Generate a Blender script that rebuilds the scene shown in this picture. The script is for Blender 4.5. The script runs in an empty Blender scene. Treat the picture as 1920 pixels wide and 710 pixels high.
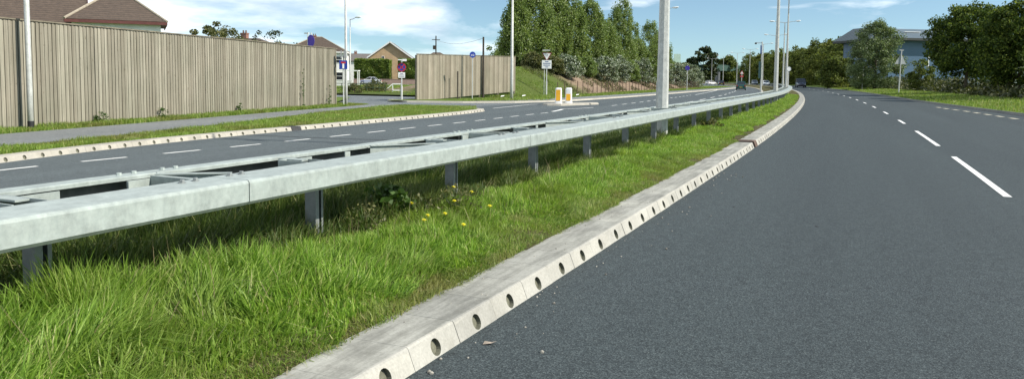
import bpy, bmesh, math, random
import numpy as np
from mathutils import Vector, Matrix
random.seed(7)
RNG = np.random.default_rng(11)
SC = bpy.context.scene
COL = SC.collection
R = math.radians
CAM_H = 1.57

# ------------------------------------------------------------------ camera
F_PX, PX0, PY0 = 1440.0, 960.0, 249.0
PITCH, ROLL = R(4.13), R(0.6)
cf = Vector((0, math.cos(PITCH), -math.sin(PITCH)))
cu0 = Vector((0, math.sin(PITCH), math.cos(PITCH)))
cr0 = Vector((1, 0, 0))
cr = cr0 * math.cos(ROLL) + cu0 * math.sin(ROLL)
cu = cu0 * math.cos(ROLL) - cr0 * math.sin(ROLL)
cam_d = bpy.data.cameras.new('camera')
cam = bpy.data.objects.new('camera', cam_d)
COL.objects.link(cam)
cam.matrix_world = Matrix(((cr.x, cu.x, -cf.x, 0), (cr.y, cu.y, -cf.y, 0), (cr.z, cu.z, -cf.z, CAM_H), (0, 0, 0, 1)))
cam_d.sensor_width = 36
cam_d.lens = F_PX / 1920 * 36
cam_d.shift_y = -(355 - PY0) / 1920
cam_d.clip_start = 0.1
cam_d.clip_end = 6000
SC.camera = cam

# ------------------------------------------------------------------ sun, sky
SUN_AZ, SUN_EL = 106.0, 39.0           # azimuth clockwise from +Y (the view direction)
sd = Vector((math.sin(R(SUN_AZ)) * math.cos(R(SUN_EL)), math.cos(R(SUN_AZ)) * math.cos(R(SUN_EL)), math.sin(R(SUN_EL))))
sl = bpy.data.lights.new('sun', 'SUN')
sl.energy = 5.0
sl.angle = R(0.5)
sl.color = (1.0, 0.94, 0.84)
sun = bpy.data.objects.new('sun', sl)
COL.objects.link(sun)
sun.rotation_euler = sd.to_track_quat('Z', 'Y').to_euler()
SC.view_settings.view_transform = 'Standard'
SC.view_settings.look = 'None'
SC.view_settings.exposure = 0.44
SC.view_settings.gamma = 1.0

world = bpy.data.worlds.new('World')
SC.world = world
world.use_nodes = True
wt = world.node_tree
for n in list(wt.nodes):
    wt.nodes.remove(n)


def nd(t, typ, **kw):
    n = t.nodes.new(typ)
    for k, v in kw.items():
        setattr(n, k, v)
    return n


def math_n(t, op, a, b=None, c=None):
    n = nd(t, 'ShaderNodeMath', operation=op)
    for i, v in enumerate((a, b, c)):
        if v is None:
            continue
        if isinstance(v, (int, float)):
            n.inputs[i].default_value = v
        else:
            t.links.new(v, n.inputs[i])
    return n.outputs[0]


def build_sky(t):
    L = t.links.new
    tc = nd(t, 'ShaderNodeTexCoord')
    sep = nd(t, 'ShaderNodeSeparateXYZ')
    L(tc.outputs['Generated'], sep.inputs[0])
    comb = nd(t, 'ShaderNodeCombineXYZ')
    L(sep.outputs[0], comb.inputs[0])
    L(sep.outputs[1], comb.inputs[1])
    z2 = math_n(t, 'MULTIPLY_ADD', sep.outputs[2], 1.5, 0.055)
    L(z2, comb.inputs[2])
    nrm = nd(t, 'ShaderNodeVectorMath', operation='NORMALIZE')
    L(comb.outputs[0], nrm.inputs[0])
    sky = nd(t, 'ShaderNodeTexSky', sky_type='NISHITA')
    sky.sun_disc = False
    sky.sun_elevation = R(SUN_EL)
    sky.sun_rotation = R(SUN_AZ)
    sky.air_density = 1.0
    sky.dust_density = 1.0
    sky.ozone_density = 2.2
    L(nrm.outputs[0], sky.inputs[0])
    # clouds: noise on the view direction, flattened bands
    mp = nd(t, 'ShaderNodeMapping')
    mp.inputs['Scale'].default_value = (3.2, 3.2, 13.0)
    mp.inputs['Location'].default_value = (1.7, 0.4, 0.35)
    L(tc.outputs['Generated'], mp.inputs[0])
    n1 = nd(t, 'ShaderNodeTexNoise')
    n1.inputs['Scale'].default_value = 1.5
    n1.inputs['Detail'].default_value = 9
    n1.inputs['Roughness'].default_value = 0.56
    n1.inputs['Distortion'].default_value = 0.25
    L(mp.outputs[0], n1.inputs[0])
    # more cloud towards the west (left), little to the right
    side = nd(t, 'ShaderNodeMapRange')
    side.inputs['From Min'].default_value = -0.55
    side.inputs['From Max'].default_value = 0.35
    side.inputs['To Min'].default_value = 0.20
    side.inputs['To Max'].default_value = -0.13
    L(sep.outputs[0], side.inputs[0])
    dens = math_n(t, 'ADD', n1.outputs[0], side.outputs[0])
    cr_ = nd(t, 'ShaderNodeValToRGB')
    cr_.color_ramp.elements[0].position = 0.46
    cr_.color_ramp.elements[1].position = 0.68
    L(dens, cr_.inputs[0])
    # light and grey undersides of the cloud itself
    mp2 = nd(t, 'ShaderNodeMapping')
    mp2.inputs['Scale'].default_value = (5, 5, 26.0)
    L(tc.outputs['Generated'], mp2.inputs[0])
    n2 = nd(t, 'ShaderNodeTexNoise')
    n2.inputs['Scale'].default_value = 1.6
    n2.inputs['Detail'].default_value = 7
    L(mp2.outputs[0], n2.inputs[0])
    cc = nd(t, 'ShaderNodeValToRGB')
    cc.color_ramp.elements[0].position = 0.33
    cc.color_ramp.elements[0].color = (5.0, 6.0, 7.0, 1)
    cc.color_ramp.elements[1].position = 0.62
    cc.color_ramp.elements[1].color = (11.5, 12.0, 12.3, 1)
    L(n2.outputs[0], cc.inputs[0])
    tint = nd(t, 'ShaderNodeMix', data_type='RGBA', blend_type='MULTIPLY')
    tint.inputs[0].default_value = 1.0
    L(sky.outputs[0], tint.inputs[6])
    tint.inputs[7].default_value = (1.15, 1.26, 1.18, 1)
    mx = nd(t, 'ShaderNodeMix', data_type='RGBA')
    fac = math_n(t, 'MULTIPLY', cr_.outputs[0], 0.9)
    L(fac, mx.inputs[0])
    L(tint.outputs[2], mx.inputs[6])
    L(cc.outputs[0], mx.inputs[7])
    bg = nd(t, 'ShaderNodeBackground')
    bg.inputs[1].default_value = 0.10
    L(mx.outputs[2], bg.inputs[0])
    out = nd(t, 'ShaderNodeOutputWorld')
    L(bg.outputs[0], out.inputs[0])


build_sky(wt)

# ------------------------------------------------------------------ materials
MATS = {}


def base_mat(name):
    m = bpy.data.materials.new(name)
    m.use_nodes = True
    t = m.node_tree
    b = t.nodes['Principled BSDF']
    MATS[name] = m
    return m, t, b


def noise(t, vec, scale, detail=4, rough=0.55, stretch=None):
    n = nd(t, 'ShaderNodeTexNoise')
    n.inputs['Scale'].default_value = scale
    n.inputs['Detail'].default_value = detail
    n.inputs['Roughness'].default_value = rough
    if stretch:
        mp = nd(t, 'ShaderNodeMapping')
        mp.inputs['Scale'].default_value = stretch
        t.links.new(vec, mp.inputs[0])
        vec = mp.outputs[0]
    t.links.new(vec, n.inputs[0])
    return n.outputs[0]


def ramp(t, fac, stops):
    r = nd(t, 'ShaderNodeValToRGB')
    e = r.color_ramp.elements
    while len(e) < len(stops):
        e.new(0.5)
    for i, (p, c) in enumerate(stops):
        e[i].position = p
        e[i].color = (c[0], c[1], c[2], 1)
    t.links.new(fac, r.inputs[0])
    return r.outputs[0]


def mixc(t, fac, a, b, mode='MIX'):
    m = nd(t, 'ShaderNodeMix', data_type='RGBA', blend_type=mode)
    for sock, v in ((m.inputs[0], fac), (m.inputs[6], a), (m.inputs[7], b)):
        if isinstance(v, (int, float)):
            sock.default_value = v
        elif isinstance(v, tuple):
            sock.default_value = (v[0], v[1], v[2], 1)
        else:
            t.links.new(v, sock)
    return m.outputs[2]


def bump(t, b, h, strength=0.3, dist=0.01):
    bn = nd(t, 'ShaderNodeBump')
    bn.inputs['Strength'].default_value = strength
    bn.inputs['Distance'].default_value = dist
    t.links.new(h, bn.inputs['Height'])
    t.links.new(bn.outputs[0], b.inputs['Normal'])


def simple(name, c, rough=0.6, var=0.18, scale=6.0, metal=0.0, spec=0.4, bmp=0.0, bscale=40, island=0.0, coat=0.0):
    m, t, b = base_mat(name)
    tc = nd(t, 'ShaderNodeTexCoord').outputs['Object']
    n = noise(t, tc, scale, 6)
    lo = tuple(x * (1 - var) for x in c)
    hi = tuple(min(1, x * (1 + var)) for x in c)
    col = ramp(t, n, [(0.3, lo), (0.7, hi)])
    if island:
        g = nd(t, 'ShaderNodeNewGeometry')
        v = math_n(t, 'MULTIPLY_ADD', g.outputs['Random Per Island'], 2 * island, 1 - island)
        cx = nd(t, 'ShaderNodeCombineXYZ')
        for i in range(3):
            t.links.new(v, cx.inputs[i])
        col = mixc(t, 1.0, col, cx.outputs[0], 'MULTIPLY')
    t.links.new(col, b.inputs['Base Color'])
    b.inputs['Roughness'].default_value = rough
    b.inputs['Metallic'].default_value = metal
    b.inputs['Specular IOR Level'].default_value = spec
    b.inputs['Coat Weight'].default_value = coat
    if bmp:
        bump(t, b, noise(t, tc, bscale, 5), bmp, 0.01)
    return m


def asphalt(name, tint=(1, 1, 1), lvl=1.0):
    m, t, b = base_mat(name)
    tc = nd(t, 'ShaderNodeTexCoord').outputs['Object']
    v = nd(t, 'ShaderNodeTexVoronoi')
    v.inputs['Scale'].default_value = 135
    t.links.new(tc, v.inputs[0])
    sepc = nd(t, 'ShaderNodeSeparateColor')
    t.links.new(v.outputs['Color'], sepc.inputs[0])
    k = lvl
    stones = ramp(t, sepc.outputs[0], [(0.0, (0.020 * k, 0.024 * k, 0.026 * k)), (0.5, (0.047 * k, 0.055 * k, 0.059 * k)),
                                       (0.88, (0.085 * k, 0.096 * k, 0.10 * k)), (1.0, (0.135 * k, 0.144 * k, 0.144 * k))])
    rot = nd(t, 'ShaderNodeMapping')
    rot.inputs['Rotation'].default_value = (0, 0, R(23))
    t.links.new(tc, rot.inputs[0])
    big = ramp(t, noise(t, rot.outputs[0], 0.6, 5, 0.6, (1.0, 0.06, 1)), [(0.3, (0.84, 0.84, 0.85)), (0.7, (1.14, 1.14, 1.13))])
    mid = ramp(t, noise(t, tc, 9, 4, 0.6), [(0.3, (0.86, 0.86, 0.86)), (0.7, (1.12, 1.12, 1.12))])
    col = mixc(t, 1.0, stones, big, 'MULTIPLY')
    col = mixc(t, 1.0, col, mid, 'MULTIPLY')
    col = mixc(t, 1.0, col, tint, 'MULTIPLY')
    t.links.new(col, b.inputs['Base Color'])
    b.inputs['Roughness'].default_value = 0.8
    b.inputs['Specular IOR Level'].default_value = 0.4
    bump(t, b, v.outputs['Distance'], 0.5, 0.004)
    return m


def concrete(name, c, streak=0.25, dirt=(0.12, 0.115, 0.095)):
    m, t, b = base_mat(name)
    tc = nd(t, 'ShaderNodeTexCoord').outputs['Object']
    n1 = noise(t, tc, 1.7, 6, 0.65)
    n2 = noise(t, tc, 60, 4, 0.6)
    n3 = noise(t, tc, 7, 6, 0.7)
    lo = tuple(x * (1 - streak) for x in c)
    hi = tuple(x * (1 + streak * 0.5) for x in c)
    col = ramp(t, n1, [(0.3, lo), (0.7, hi)])
    col = mixc(t, ramp(t, n3, [(0.52, (0, 0, 0)), (0.75, (0.5, 0.5, 0.5))]), col, dirt)
    fine = ramp(t, n2, [(0.3, (0.86, 0.86, 0.86)), (0.7, (1.1, 1.1, 1.1))])
    col = mixc(t, 1.0, col, fine, 'MULTIPLY')
    g = nd(t, 'ShaderNodeNewGeometry')
    iv = ramp(t, g.outputs['Random Per Island'], [(0, (0.9, 0.9, 0.9)), (1, (1.06, 1.05, 1.03))])
    col = mixc(t, 1.0, col, iv, 'MULTIPLY')
    t.links.new(col, b.inputs['Base Color'])
    b.inputs['Roughness'].default_value = 0.85
    b.inputs['Specular IOR Level'].default_value = 0.25
    bump(t, b, n2, 0.25, 0.004)
    return m


def leaf_mat(name, stops, trans=0.3, patch=None, patch_scale=0.4, rough=0.5, spec=0.35):
    """leaf and blade material: colour by leaf, patches by place"""
    m, t, b = base_mat(name)
    g = nd(t, 'ShaderNodeNewGeometry')
    col = ramp(t, g.outputs['Random Per Island'], stops)
    if patch:
        tc = nd(t, 'ShaderNodeTexCoord').outputs['Object']
        n = noise(t, tc, patch_scale, 4, 0.6)
        f = ramp(t, n, [(0.48, (0, 0, 0)), (0.66, (0.75, 0.75, 0.75))])
        col = mixc(t, f, col, patch)
    t.links.new(col, b.inputs['Base Color'])
    b.inputs['Roughness'].default_value = rough
    b.inputs['Specular IOR Level'].default_value = spec
    tr = nd(t, 'ShaderNodeBsdfTranslucent')
    t.links.new(mixc(t, 1.0, col, (1.25, 1.3, 0.7), 'MULTIPLY'), tr.inputs[0])
    ms = nd(t, 'ShaderNodeMixShader')
    ms.inputs[0].default_value = trans
    t.links.new(b.outputs[0], ms.inputs[1])
    t.links.new(tr.outputs[0], ms.inputs[2])
    out = [n for n in t.nodes if n.type == 'OUTPUT_MATERIAL'][0]
    t.links.new(ms.outputs[0], out.inputs[0])
    return m


def ground_mat(name, a, b_, c, scale=2.0):
    m, t, b = base_mat(name)
    tc = nd(t, 'ShaderNodeTexCoord').outputs['Object']
    n1 = noise(t, tc, scale, 7, 0.65)
    n2 = noise(t, tc, scale * 17, 6, 0.7)
    col = ramp(t, n1, [(0.3, a), (0.52, b_), (0.72, c)])
    f = ramp(t, n2, [(0.3, (0.6, 0.6, 0.6)), (0.7, (1.35, 1.35, 1.3))])
    col = mixc(t, 1.0, col, f, 'MULTIPLY')
    t.links.new(col, b.inputs['Base Color'])
    b.inputs['Roughness'].default_value = 0.95
    b.inputs['Specular IOR Level'].default_value = 0.1
    bump(t, b, n2, 0.8, 0.05)
    return m


M_ASPH = asphalt('asphalt', (0.92, 1.04, 1.03), 0.72)
M_ASPH2 = asphalt('asphalt_old', (0.97, 1.03, 1.02), 1.3)
M_SIDE = asphalt('asphalt_side', (1.02, 1.0, 0.98), 2.2)
M_FOOT = asphalt('asphalt_footway', (1.08, 1.0, 0.94), 2.8)
M_JOINT = simple('bitumen', (0.018, 0.018, 0.018), 0.6)
M_PAINT = simple('road_paint', (0.72, 0.72, 0.69), 0.6, 0.14, 5, bmp=0.2)
for _m in (M_PAINT,):
    _t = _m.node_tree
    _b = _t.nodes['Principled BSDF']
    _src = _b.inputs['Base Color'].links[0].from_socket
    _tc = nd(_t, 'ShaderNodeTexCoord').outputs['Object']
    _w = ramp(_t, noise(_t, _tc, 22, 8, 0.8), [(0.56, (0, 0, 0)), (0.70, (0.75, 0.75, 0.75))])
    _t.links.new(mixc(_t, _w, _src, (0.16, 0.165, 0.16)), _b.inputs['Base Color'])
M_PAINT2 = simple('worn_road_paint', (0.52, 0.48, 0.36), 0.65, 0.28, 7)
M_KERB = concrete('kerb_concrete', (0.375, 0.368, 0.33), 0.22, (0.22, 0.21, 0.175))
M_KERB2 = concrete('kerb_concrete_pale', (0.39, 0.37, 0.32), 0.2, (0.22, 0.20, 0.16))
M_KERBD = concrete('kerb_concrete_shaded', (0.20, 0.20, 0.19), 0.2)  # darker concrete for the right kerb, its shadow side put into the colour
M_KTOP = concrete('kerb_top', (0.33, 0.328, 0.30), 0.3, (0.15, 0.145, 0.125))
_t = M_KTOP.node_tree
_b = _t.nodes['Principled BSDF']
_src = _b.inputs['Base Color'].links[0].from_socket
_rot = nd(_t, 'ShaderNodeMapping')
_rot.inputs['Rotation'].default_value = (0, 0, R(24))
_t.links.new(nd(_t, 'ShaderNodeTexCoord').outputs['Object'], _rot.inputs[0])
_st = ramp(_t, noise(_t, _rot.outputs[0], 14, 6, 0.68, (1.0, 0.12, 1)), [(0.40, (1.1, 1.1, 1.08)), (0.62, (0.74, 0.74, 0.72))])
_t.links.new(mixc(_t, 1.0, _src, _st, 'MULTIPLY'), _b.inputs['Base Color'])
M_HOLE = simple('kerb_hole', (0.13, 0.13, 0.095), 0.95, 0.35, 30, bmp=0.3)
M_RUST = simple('rusty_iron', (0.105, 0.068, 0.05), 0.8, 0.4, 14)
M_IRON = simple('dark_iron', (0.035, 0.035, 0.035), 0.7, 0.3, 14)
M_SOIL = ground_mat('soil_turf', (0.05, 0.055, 0.02), (0.09, 0.085, 0.04), (0.16, 0.135, 0.08), 3.0)
M_TURF = ground_mat('turf', (0.07, 0.11, 0.02), (0.10, 0.15, 0.03), (0.15, 0.16, 0.055), 0.8)
M_FIELD = ground_mat('field', (0.04, 0.06, 0.015), (0.06, 0.085, 0.02), (0.09, 0.10, 0.035), 0.05)

# galvanised steel
def galv(name, c, rough, metal):
    m, t, b = base_mat(name)
    tc = nd(t, 'ShaderNodeTexCoord').outputs['Object']
    n1 = noise(t, tc, 7.5, 8, 0.75)
    n2 = noise(t, tc, 26, 5, 0.6, (1, 1, 0.35))
    col = ramp(t, n1, [(0.3, tuple(x * 0.74 for x in c)), (0.5, c), (0.68, tuple(min(1, x * 1.22) for x in c))])
    col = mixc(t, 1.0, col, ramp(t, n2, [(0.3, (0.9, 0.92, 0.92)), (0.7, (1.06, 1.06, 1.05))]), 'MULTIPLY')
    n3 = noise(t, tc, 1.4, 3, 0.5)
    col = mixc(t, ramp(t, n3, [(0.68, (0, 0, 0)), (0.74, (0.35, 0.35, 0.35))]), col, (0.42, 0.33, 0.27))
    t.links.new(col, b.inputs['Base Color'])
    b.inputs['Roughness'].default_value = rough
    b.inputs['Metallic'].default_value = metal
    b.inputs['Specular IOR Level'].default_value = 0.4
    bump(t, b, n1, 0.06, 0.01)
    return m


M_GALV = galv('galvanised_steel', (0.325, 0.362, 0.342), 0.58, 0.2)
M_WEB = galv('shaded_web', (0.10, 0.11, 0.108), 0.8, 0.1)  # dark copy of the steel: shade inside the far rail put into the colour
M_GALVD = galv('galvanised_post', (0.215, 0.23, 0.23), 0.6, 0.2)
M_COL = galv('column_steel', (0.46, 0.465, 0.44), 0.5, 0.15)
M_BLACK = simple('black_paint', (0.02, 0.02, 0.022), 0.5, 0.2)
M_LAMPW = simple('lamp_glass', (0.75, 0.76, 0.74), 0.2, 0.05)
M_GREY = simple('grey_paint', (0.25, 0.26, 0.27), 0.5, 0.15)

# timber
def timber(name, c1, c2):
    m, t, b = base_mat(name)
    tc = nd(t, 'ShaderNodeTexCoord').outputs['Object']
    g = nd(t, 'ShaderNodeNewGeometry').outputs['Random Per Island']
    grain = noise(t, tc, 30, 6, 0.65, (1, 1, 0.035))
    col = ramp(t, g, [(0, c1), (0.35, tuple(0.5 * (x + y) for x, y in zip(c1, c2))), (0.75, c2), (1, tuple(x * 1.18 for x in c2))])
    col = mixc(t, 1.0, col, ramp(t, grain, [(0.3, (0.72, 0.71, 0.70)), (0.7, (1.14, 1.14, 1.13))]), 'MULTIPLY')
    kn = noise(t, tc, 7.0, 2, 0.4, (1.6, 1.6, 0.8))
    col = mixc(t, ramp(t, kn, [(0.70, (0, 0, 0)), (0.76, (0.6, 0.6, 0.6))]), col, (0.10, 0.075, 0.05))
    big = noise(t, tc, 0.8, 4, 0.6)
    col = mixc(t, 1.0, col, ramp(t, big, [(0.3, (0.88, 0.9, 0.86)), (0.7, (1.08, 1.06, 1.04))]), 'MULTIPLY')
    t.links.new(col, b.inputs['Base Color'])
    b.inputs['Roughness'].default_value = 0.85
    b.inputs['Specular IOR Level'].default_value = 0.2
    bump(t, b, grain, 0.3, 0.006)
    return m


M_TIMB = timber('weathered_timber', (0.205, 0.188, 0.150), (0.275, 0.258, 0.212))
M_TIMB2 = timber('weathered_timber_warm', (0.215, 0.19, 0.148), (0.315, 0.287, 0.234))
M_CAP = simple('timber_cap', (0.17, 0.15, 0.11), 0.85, 0.3, 4)
M_POLEW = simple('creosoted_pole', (0.045, 0.038, 0.03), 0.9, 0.3, 6)
M_BARK = simple('bark', (0.10, 0.082, 0.06), 0.95, 0.35, 5, bmp=0.6, bscale=12)

# foliage
GRASS_STOPS = [(0, (0.075, 0.145, 0.018)), (0.35, (0.17, 0.30, 0.035)), (0.7, (0.27, 0.42, 0.065)), (0.92, (0.39, 0.50, 0.13)), (1, (0.50, 0.45, 0.24))]
M_GRASS = leaf_mat('grass_blade', GRASS_STOPS, 0.42, (0.20, 0.26, 0.055), 0.9)
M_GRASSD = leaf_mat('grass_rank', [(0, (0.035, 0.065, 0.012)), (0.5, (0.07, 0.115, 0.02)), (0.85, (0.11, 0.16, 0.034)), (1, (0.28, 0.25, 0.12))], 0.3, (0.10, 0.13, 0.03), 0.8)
M_GRASSS = leaf_mat('grass_short', [(0, (0.10, 0.175, 0.022)), (0.5, (0.17, 0.265, 0.036)), (0.85, (0.245, 0.335, 0.065)), (1, (0.36, 0.33, 0.15))], 0.32, (0.19, 0.17, 0.06), 0.5)
M_DRY = leaf_mat('dry_thatch', [(0, (0.16, 0.12, 0.06)), (0.5, (0.26, 0.21, 0.12)), (1, (0.10, 0.13, 0.03))], 0.2)
M_POPLAR = leaf_mat('poplar_leaf', [(0, (0.09, 0.14, 0.034)), (0.55, (0.17, 0.235, 0.06)), (0.85, (0.25, 0.31, 0.10)), (0.95, (0.26, 0.31, 0.15)), (1, (0.38, 0.42, 0.30))], 0.36, (0.11, 0.165, 0.045), 0.35, 0.5, 0.3)
M_SILVER = leaf_mat('silver_leaf', [(0, (0.05, 0.08, 0.03)), (0.5, (0.12, 0.16, 0.08)), (0.72, (0.28, 0.32, 0.22)), (1, (0.60, 0.63, 0.55))], 0.2)
M_DARKLEAF = leaf_mat('dark_leaf', [(0, (0.012, 0.022, 0.007)), (0.6, (0.026, 0.042, 0.011)), (1, (0.075, 0.10, 0.022))], 0.22)
M_MAPLE = leaf_mat('maple_leaf', [(0, (0.026, 0.046, 0.010)), (0.6, (0.056, 0.09, 0.018)), (1, (0.19, 0.23, 0.04))], 0.3, rough=0.65, spec=0.15)
M_WILLOW = leaf_mat('willow_leaf', [(0, (0.06, 0.09, 0.032)), (0.6, (0.125, 0.17, 0.065)), (1, (0.25, 0.30, 0.16))], 0.3)
M_WOODLEAF = leaf_mat('wood_leaf', [(0, (0.042, 0.062, 0.016)), (0.6, (0.088, 0.115, 0.028)), (1, (0.19, 0.215, 0.06))], 0.34, (0.125, 0.135, 0.028), 0.10, 0.65, 0.15)
M_HEDGE = leaf_mat('hedge_leaf', [(0, (0.085, 0.14, 0.024)), (0.6, (0.165, 0.235, 0.042)), (1, (0.26, 0.31, 0.07))], 0.3)
M_SCRUB = leaf_mat('scrub_leaf', [(0, (0.04, 0.055, 0.015)), (0.6, (0.09, 0.10, 0.03)), (1, (0.20, 0.19, 0.075))], 0.25)
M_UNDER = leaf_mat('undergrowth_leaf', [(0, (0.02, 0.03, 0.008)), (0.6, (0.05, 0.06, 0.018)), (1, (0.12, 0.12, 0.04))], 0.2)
M_WEED = leaf_mat('weed_leaf', [(0, (0.03, 0.07, 0.012)), (1, (0.07, 0.13, 0.022))], 0.25)
M_YELLOW = simple('petal_yellow', (0.88, 0.80, 0.06), 0.6, 0.06)


# ------------------------------------------------------------------ mesh helpers
class MB:
    def __init__(s):
        s.v = []
        s.f = []
        s.mi = []

    def add(s, verts, faces, mi=0):
        b = len(s.v)
        s.v += [tuple(v) for v in verts]
        for f in faces:
            s.f.append([b + i for i in f])
            s.mi.append(mi)

    def box(s, c, size, rot=0.0, mi=0, mat=None):
        hx, hy, hz = [q / 2 for q in size]
        vs = []
        for x, y, z in ((-1, -1, -1), (1, -1, -1), (1, 1, -1), (-1, 1, -1), (-1, -1, 1), (1, -1, 1), (1, 1, 1), (-1, 1, 1)):
            p = Vector((x * hx, y * hy, z * hz))
            if mat is not None:
                p = mat @ p
            elif rot:
                p = Vector((p.x * math.cos(rot) - p.y * math.sin(rot), p.x * math.sin(rot) + p.y * math.cos(rot), p.z))
            vs.append((p.x + c[0], p.y + c[1], p.z + c[2]))
        s.add(vs, [(3, 2, 1, 0), (4, 5, 6, 7), (0, 1, 5, 4), (1, 2, 6, 5), (2, 3, 7, 6), (3, 0, 4, 7)], mi)

    def bar(s, a, b, w, h, mi=0, up=Vector((0, 0, 1))):
        a, b = Vector(a), Vector(b)
        d = (b - a)
        if d.length < 1e-6:
            return
        d.normalize()
        x = d.cross(up)
        if x.length < 1e-4:
            x = Vector((1, 0, 0))
        x.normalize()
        z = x.cross(d)
        vs = []
        for p in (a, b):
            for sx, sz in ((-1, -1), (1, -1), (1, 1), (-1, 1)):
                q = p + x * (sx * w / 2) + z * (sz * h / 2)
                vs.append(q)
        s.add(vs, [(0, 1, 2, 3), (7, 6, 5, 4), (0, 4, 5, 1), (1, 5, 6, 2), (2, 6, 7, 3), (3, 7, 4, 0)], mi)

    def tube(s, pts, rad, n=8, caps=True, mi=0, rot=0.0):
        pts = [Vector(p) for p in pts]
        if not isinstance(rad, (list, tuple)):
            rad = [rad] * len(pts)
        b = len(s.v)
        prev = None
        for i, p in enumerate(pts):
            d = (pts[min(i + 1, len(pts) - 1)] - pts[max(i - 1, 0)])
            d.normalize()
            if prev is None:
                ref = Vector((0, 0, 1)) if abs(d.z) < 0.9 else Vector((1, 0, 0))
                x = (ref - d * ref.dot(d)).normalized()
            else:
                x = (prev - d * prev.dot(d)).normalized()
            prev = x
            y = d.cross(x)
            for k in range(n):
                a = 2 * math.pi * k / n + rot
                q = p + (x * math.cos(a) + y * math.sin(a)) * rad[i]
                s.v.append((q.x, q.y, q.z))
        for i in range(len(pts) - 1):
            for k in range(n):
                k2 = (k + 1) % n
                s.f.append([b + i * n + k, b + i * n + k2, b + (i + 1) * n + k2, b + (i + 1) * n + k])
                s.mi.append(mi)
        if caps:
            s.f.append([b + k for k in range(n)][::-1])
            s.mi.append(mi)
            e = b + (len(pts) - 1) * n
            s.f.append([e + k for k in range(n)])
            s.mi.append(mi)

    def loft(s, rings, closed=True, caps=True, mi=0):
        b = len(s.v)
        n = len(rings[0])
        for r in rings:
            s.v += [tuple(p) for p in r]
        for i in range(len(rings) - 1):
            for k in range(n if closed else n - 1):
                k2 = (k + 1) % n
                s.f.append([b + i * n + k, b + i * n + k2, b + (i + 1) * n + k2, b + (i + 1) * n + k])
                s.mi.append(mi)
        if caps and closed:
            s.f.append([b + k for k in range(n)][::-1])
            s.mi.append(mi)
            e = b + (len(rings) - 1) * n
            s.f.append([e + k for k in range(n)])
            s.mi.append(mi)

    def build(s, name, mat, parent=None, smooth=False, bevel=0.0, fix=True):
        me = bpy.data.meshes.new(name)
        me.from_pydata(s.v, [], s.f)
        mats = mat if isinstance(mat, (list, tuple)) else [mat]
        for m in mats:
            me.materials.append(m)
        if len(mats) > 1:
            me.polygons.foreach_set('material_index', s.mi)
        if fix:
            bm = bmesh.new()
            bm.from_mesh(me)
            bmesh.ops.recalc_face_normals(bm, faces=bm.faces)
            bm.to_mesh(me)
            bm.free()
        if smooth:
            me.polygons.foreach_set('use_smooth', [True] * len(me.polygons))
        o = bpy.data.objects.new(name, me)
        COL.objects.link(o)
        if parent is not None:
            o.parent = parent
        if bevel:
            bv = o.modifiers.new('bevel', 'BEVEL')
            bv.width = bevel
            bv.segments = 2
            bv.limit_method = 'ANGLE'
            bv.angle_limit = R(40)
        return o


def quad_mesh(name, V, Fq, mat, parent=None, smooth=False):
    """fast mesh of quads from numpy arrays"""
    me = bpy.data.meshes.new(name)
    nv, nf = len(V), len(Fq)
    me.vertices.add(nv)
    me.vertices.foreach_set('co', np.asarray(V, dtype=np.float32).ravel())
    me.loops.add(nf * 4)
    me.loops.foreach_set('vertex_index', np.asarray(Fq, dtype=np.int32).ravel())
    me.polygons.add(nf)
    me.polygons.foreach_set('loop_start', np.arange(0, nf * 4, 4, dtype=np.int32))
    me.update(calc_edges=True)
    if smooth:
        me.polygons.foreach_set('use_smooth', np.ones(nf, dtype=bool))
    me.materials.append(mat)
    o = bpy.data.objects.new(name, me)
    COL.objects.link(o)
    if parent is not None:
        o.parent = parent
    return o


def tag(o, label, cat=None, group=None, kind=None):
    o['label'] = label
    if cat:
        o['category'] = cat
    if group:
        o['group'] = group
    if kind:
        o['kind'] = kind
    return o


def empty(name, loc, rz=0.0):
    o = bpy.data.objects.new(name, None)
    COL.objects.link(o)
    o.location = loc
    o.rotation_euler = (0, 0, rz)
    o.empty_display_size = 0.3
    return o


def kids(o):
    return [c for c in bpy.data.objects if c.parent == o]


def copy_tree(o, parent=None):
    c = o.copy()
    COL.objects.link(c)
    c.parent = parent
    for ch in kids(o):
        copy_tree(ch, c)
    return c


def struct(o, label, cat):
    return tag(o, label, cat, kind='structure')


# ------------------------------------------------------------------ alignment curves
# the median kerb line (foot of the kerb of the near carriageway); fitted in metres
_far = np.array([(30.6, 81.0), (40.4, 109.0), (47.3, 129.0), (52.4, 148.3), (61.4, 184.4), (68.7, 218.5), (74.5, 249.6), (79.8, 284.7), (84.3, 319.8)])
_k_near = np.array([(-0.51, 3.98), (-0.08, 4.95), (0.45, 6.08), (1.08, 7.49), (1.91, 9.32), (3.08, 11.9), (5.81, 18.19), (8.18, 23.62), (10.91, 30.14), (13.77, 36.93), (17.39, 46.01), (21.75, 57.15), (23.7, 62.4)])
_kp = np.concatenate([_k_near, _far])
_w = np.concatenate([np.full(len(_k_near), 6.0), np.full(len(_far), 1.0)])
_kc = np.polyfit(_kp[:, 1], _kp[:, 0], 5, w=_w)
_ys = np.arange(-14, 420.01, 0.25)


def _kx(y):
    y = np.asarray(y, dtype=float)
    yc = np.clip(y, 0, 330)
    x = np.polyval(_kc, yc)
    dk = np.polyder(_kc)
    return x + np.polyval(dk, yc) * (y - yc)


_KP = np.stack([_kx(_ys), _ys], 1)
_KS = np.concatenate([[0], np.cumsum(np.hypot(*np.diff(_KP, axis=0).T))])
_s0 = np.interp(0.0, _ys, _KS)
_KS = _KS - _s0                                  # arc length, 0 where y = 0


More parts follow.
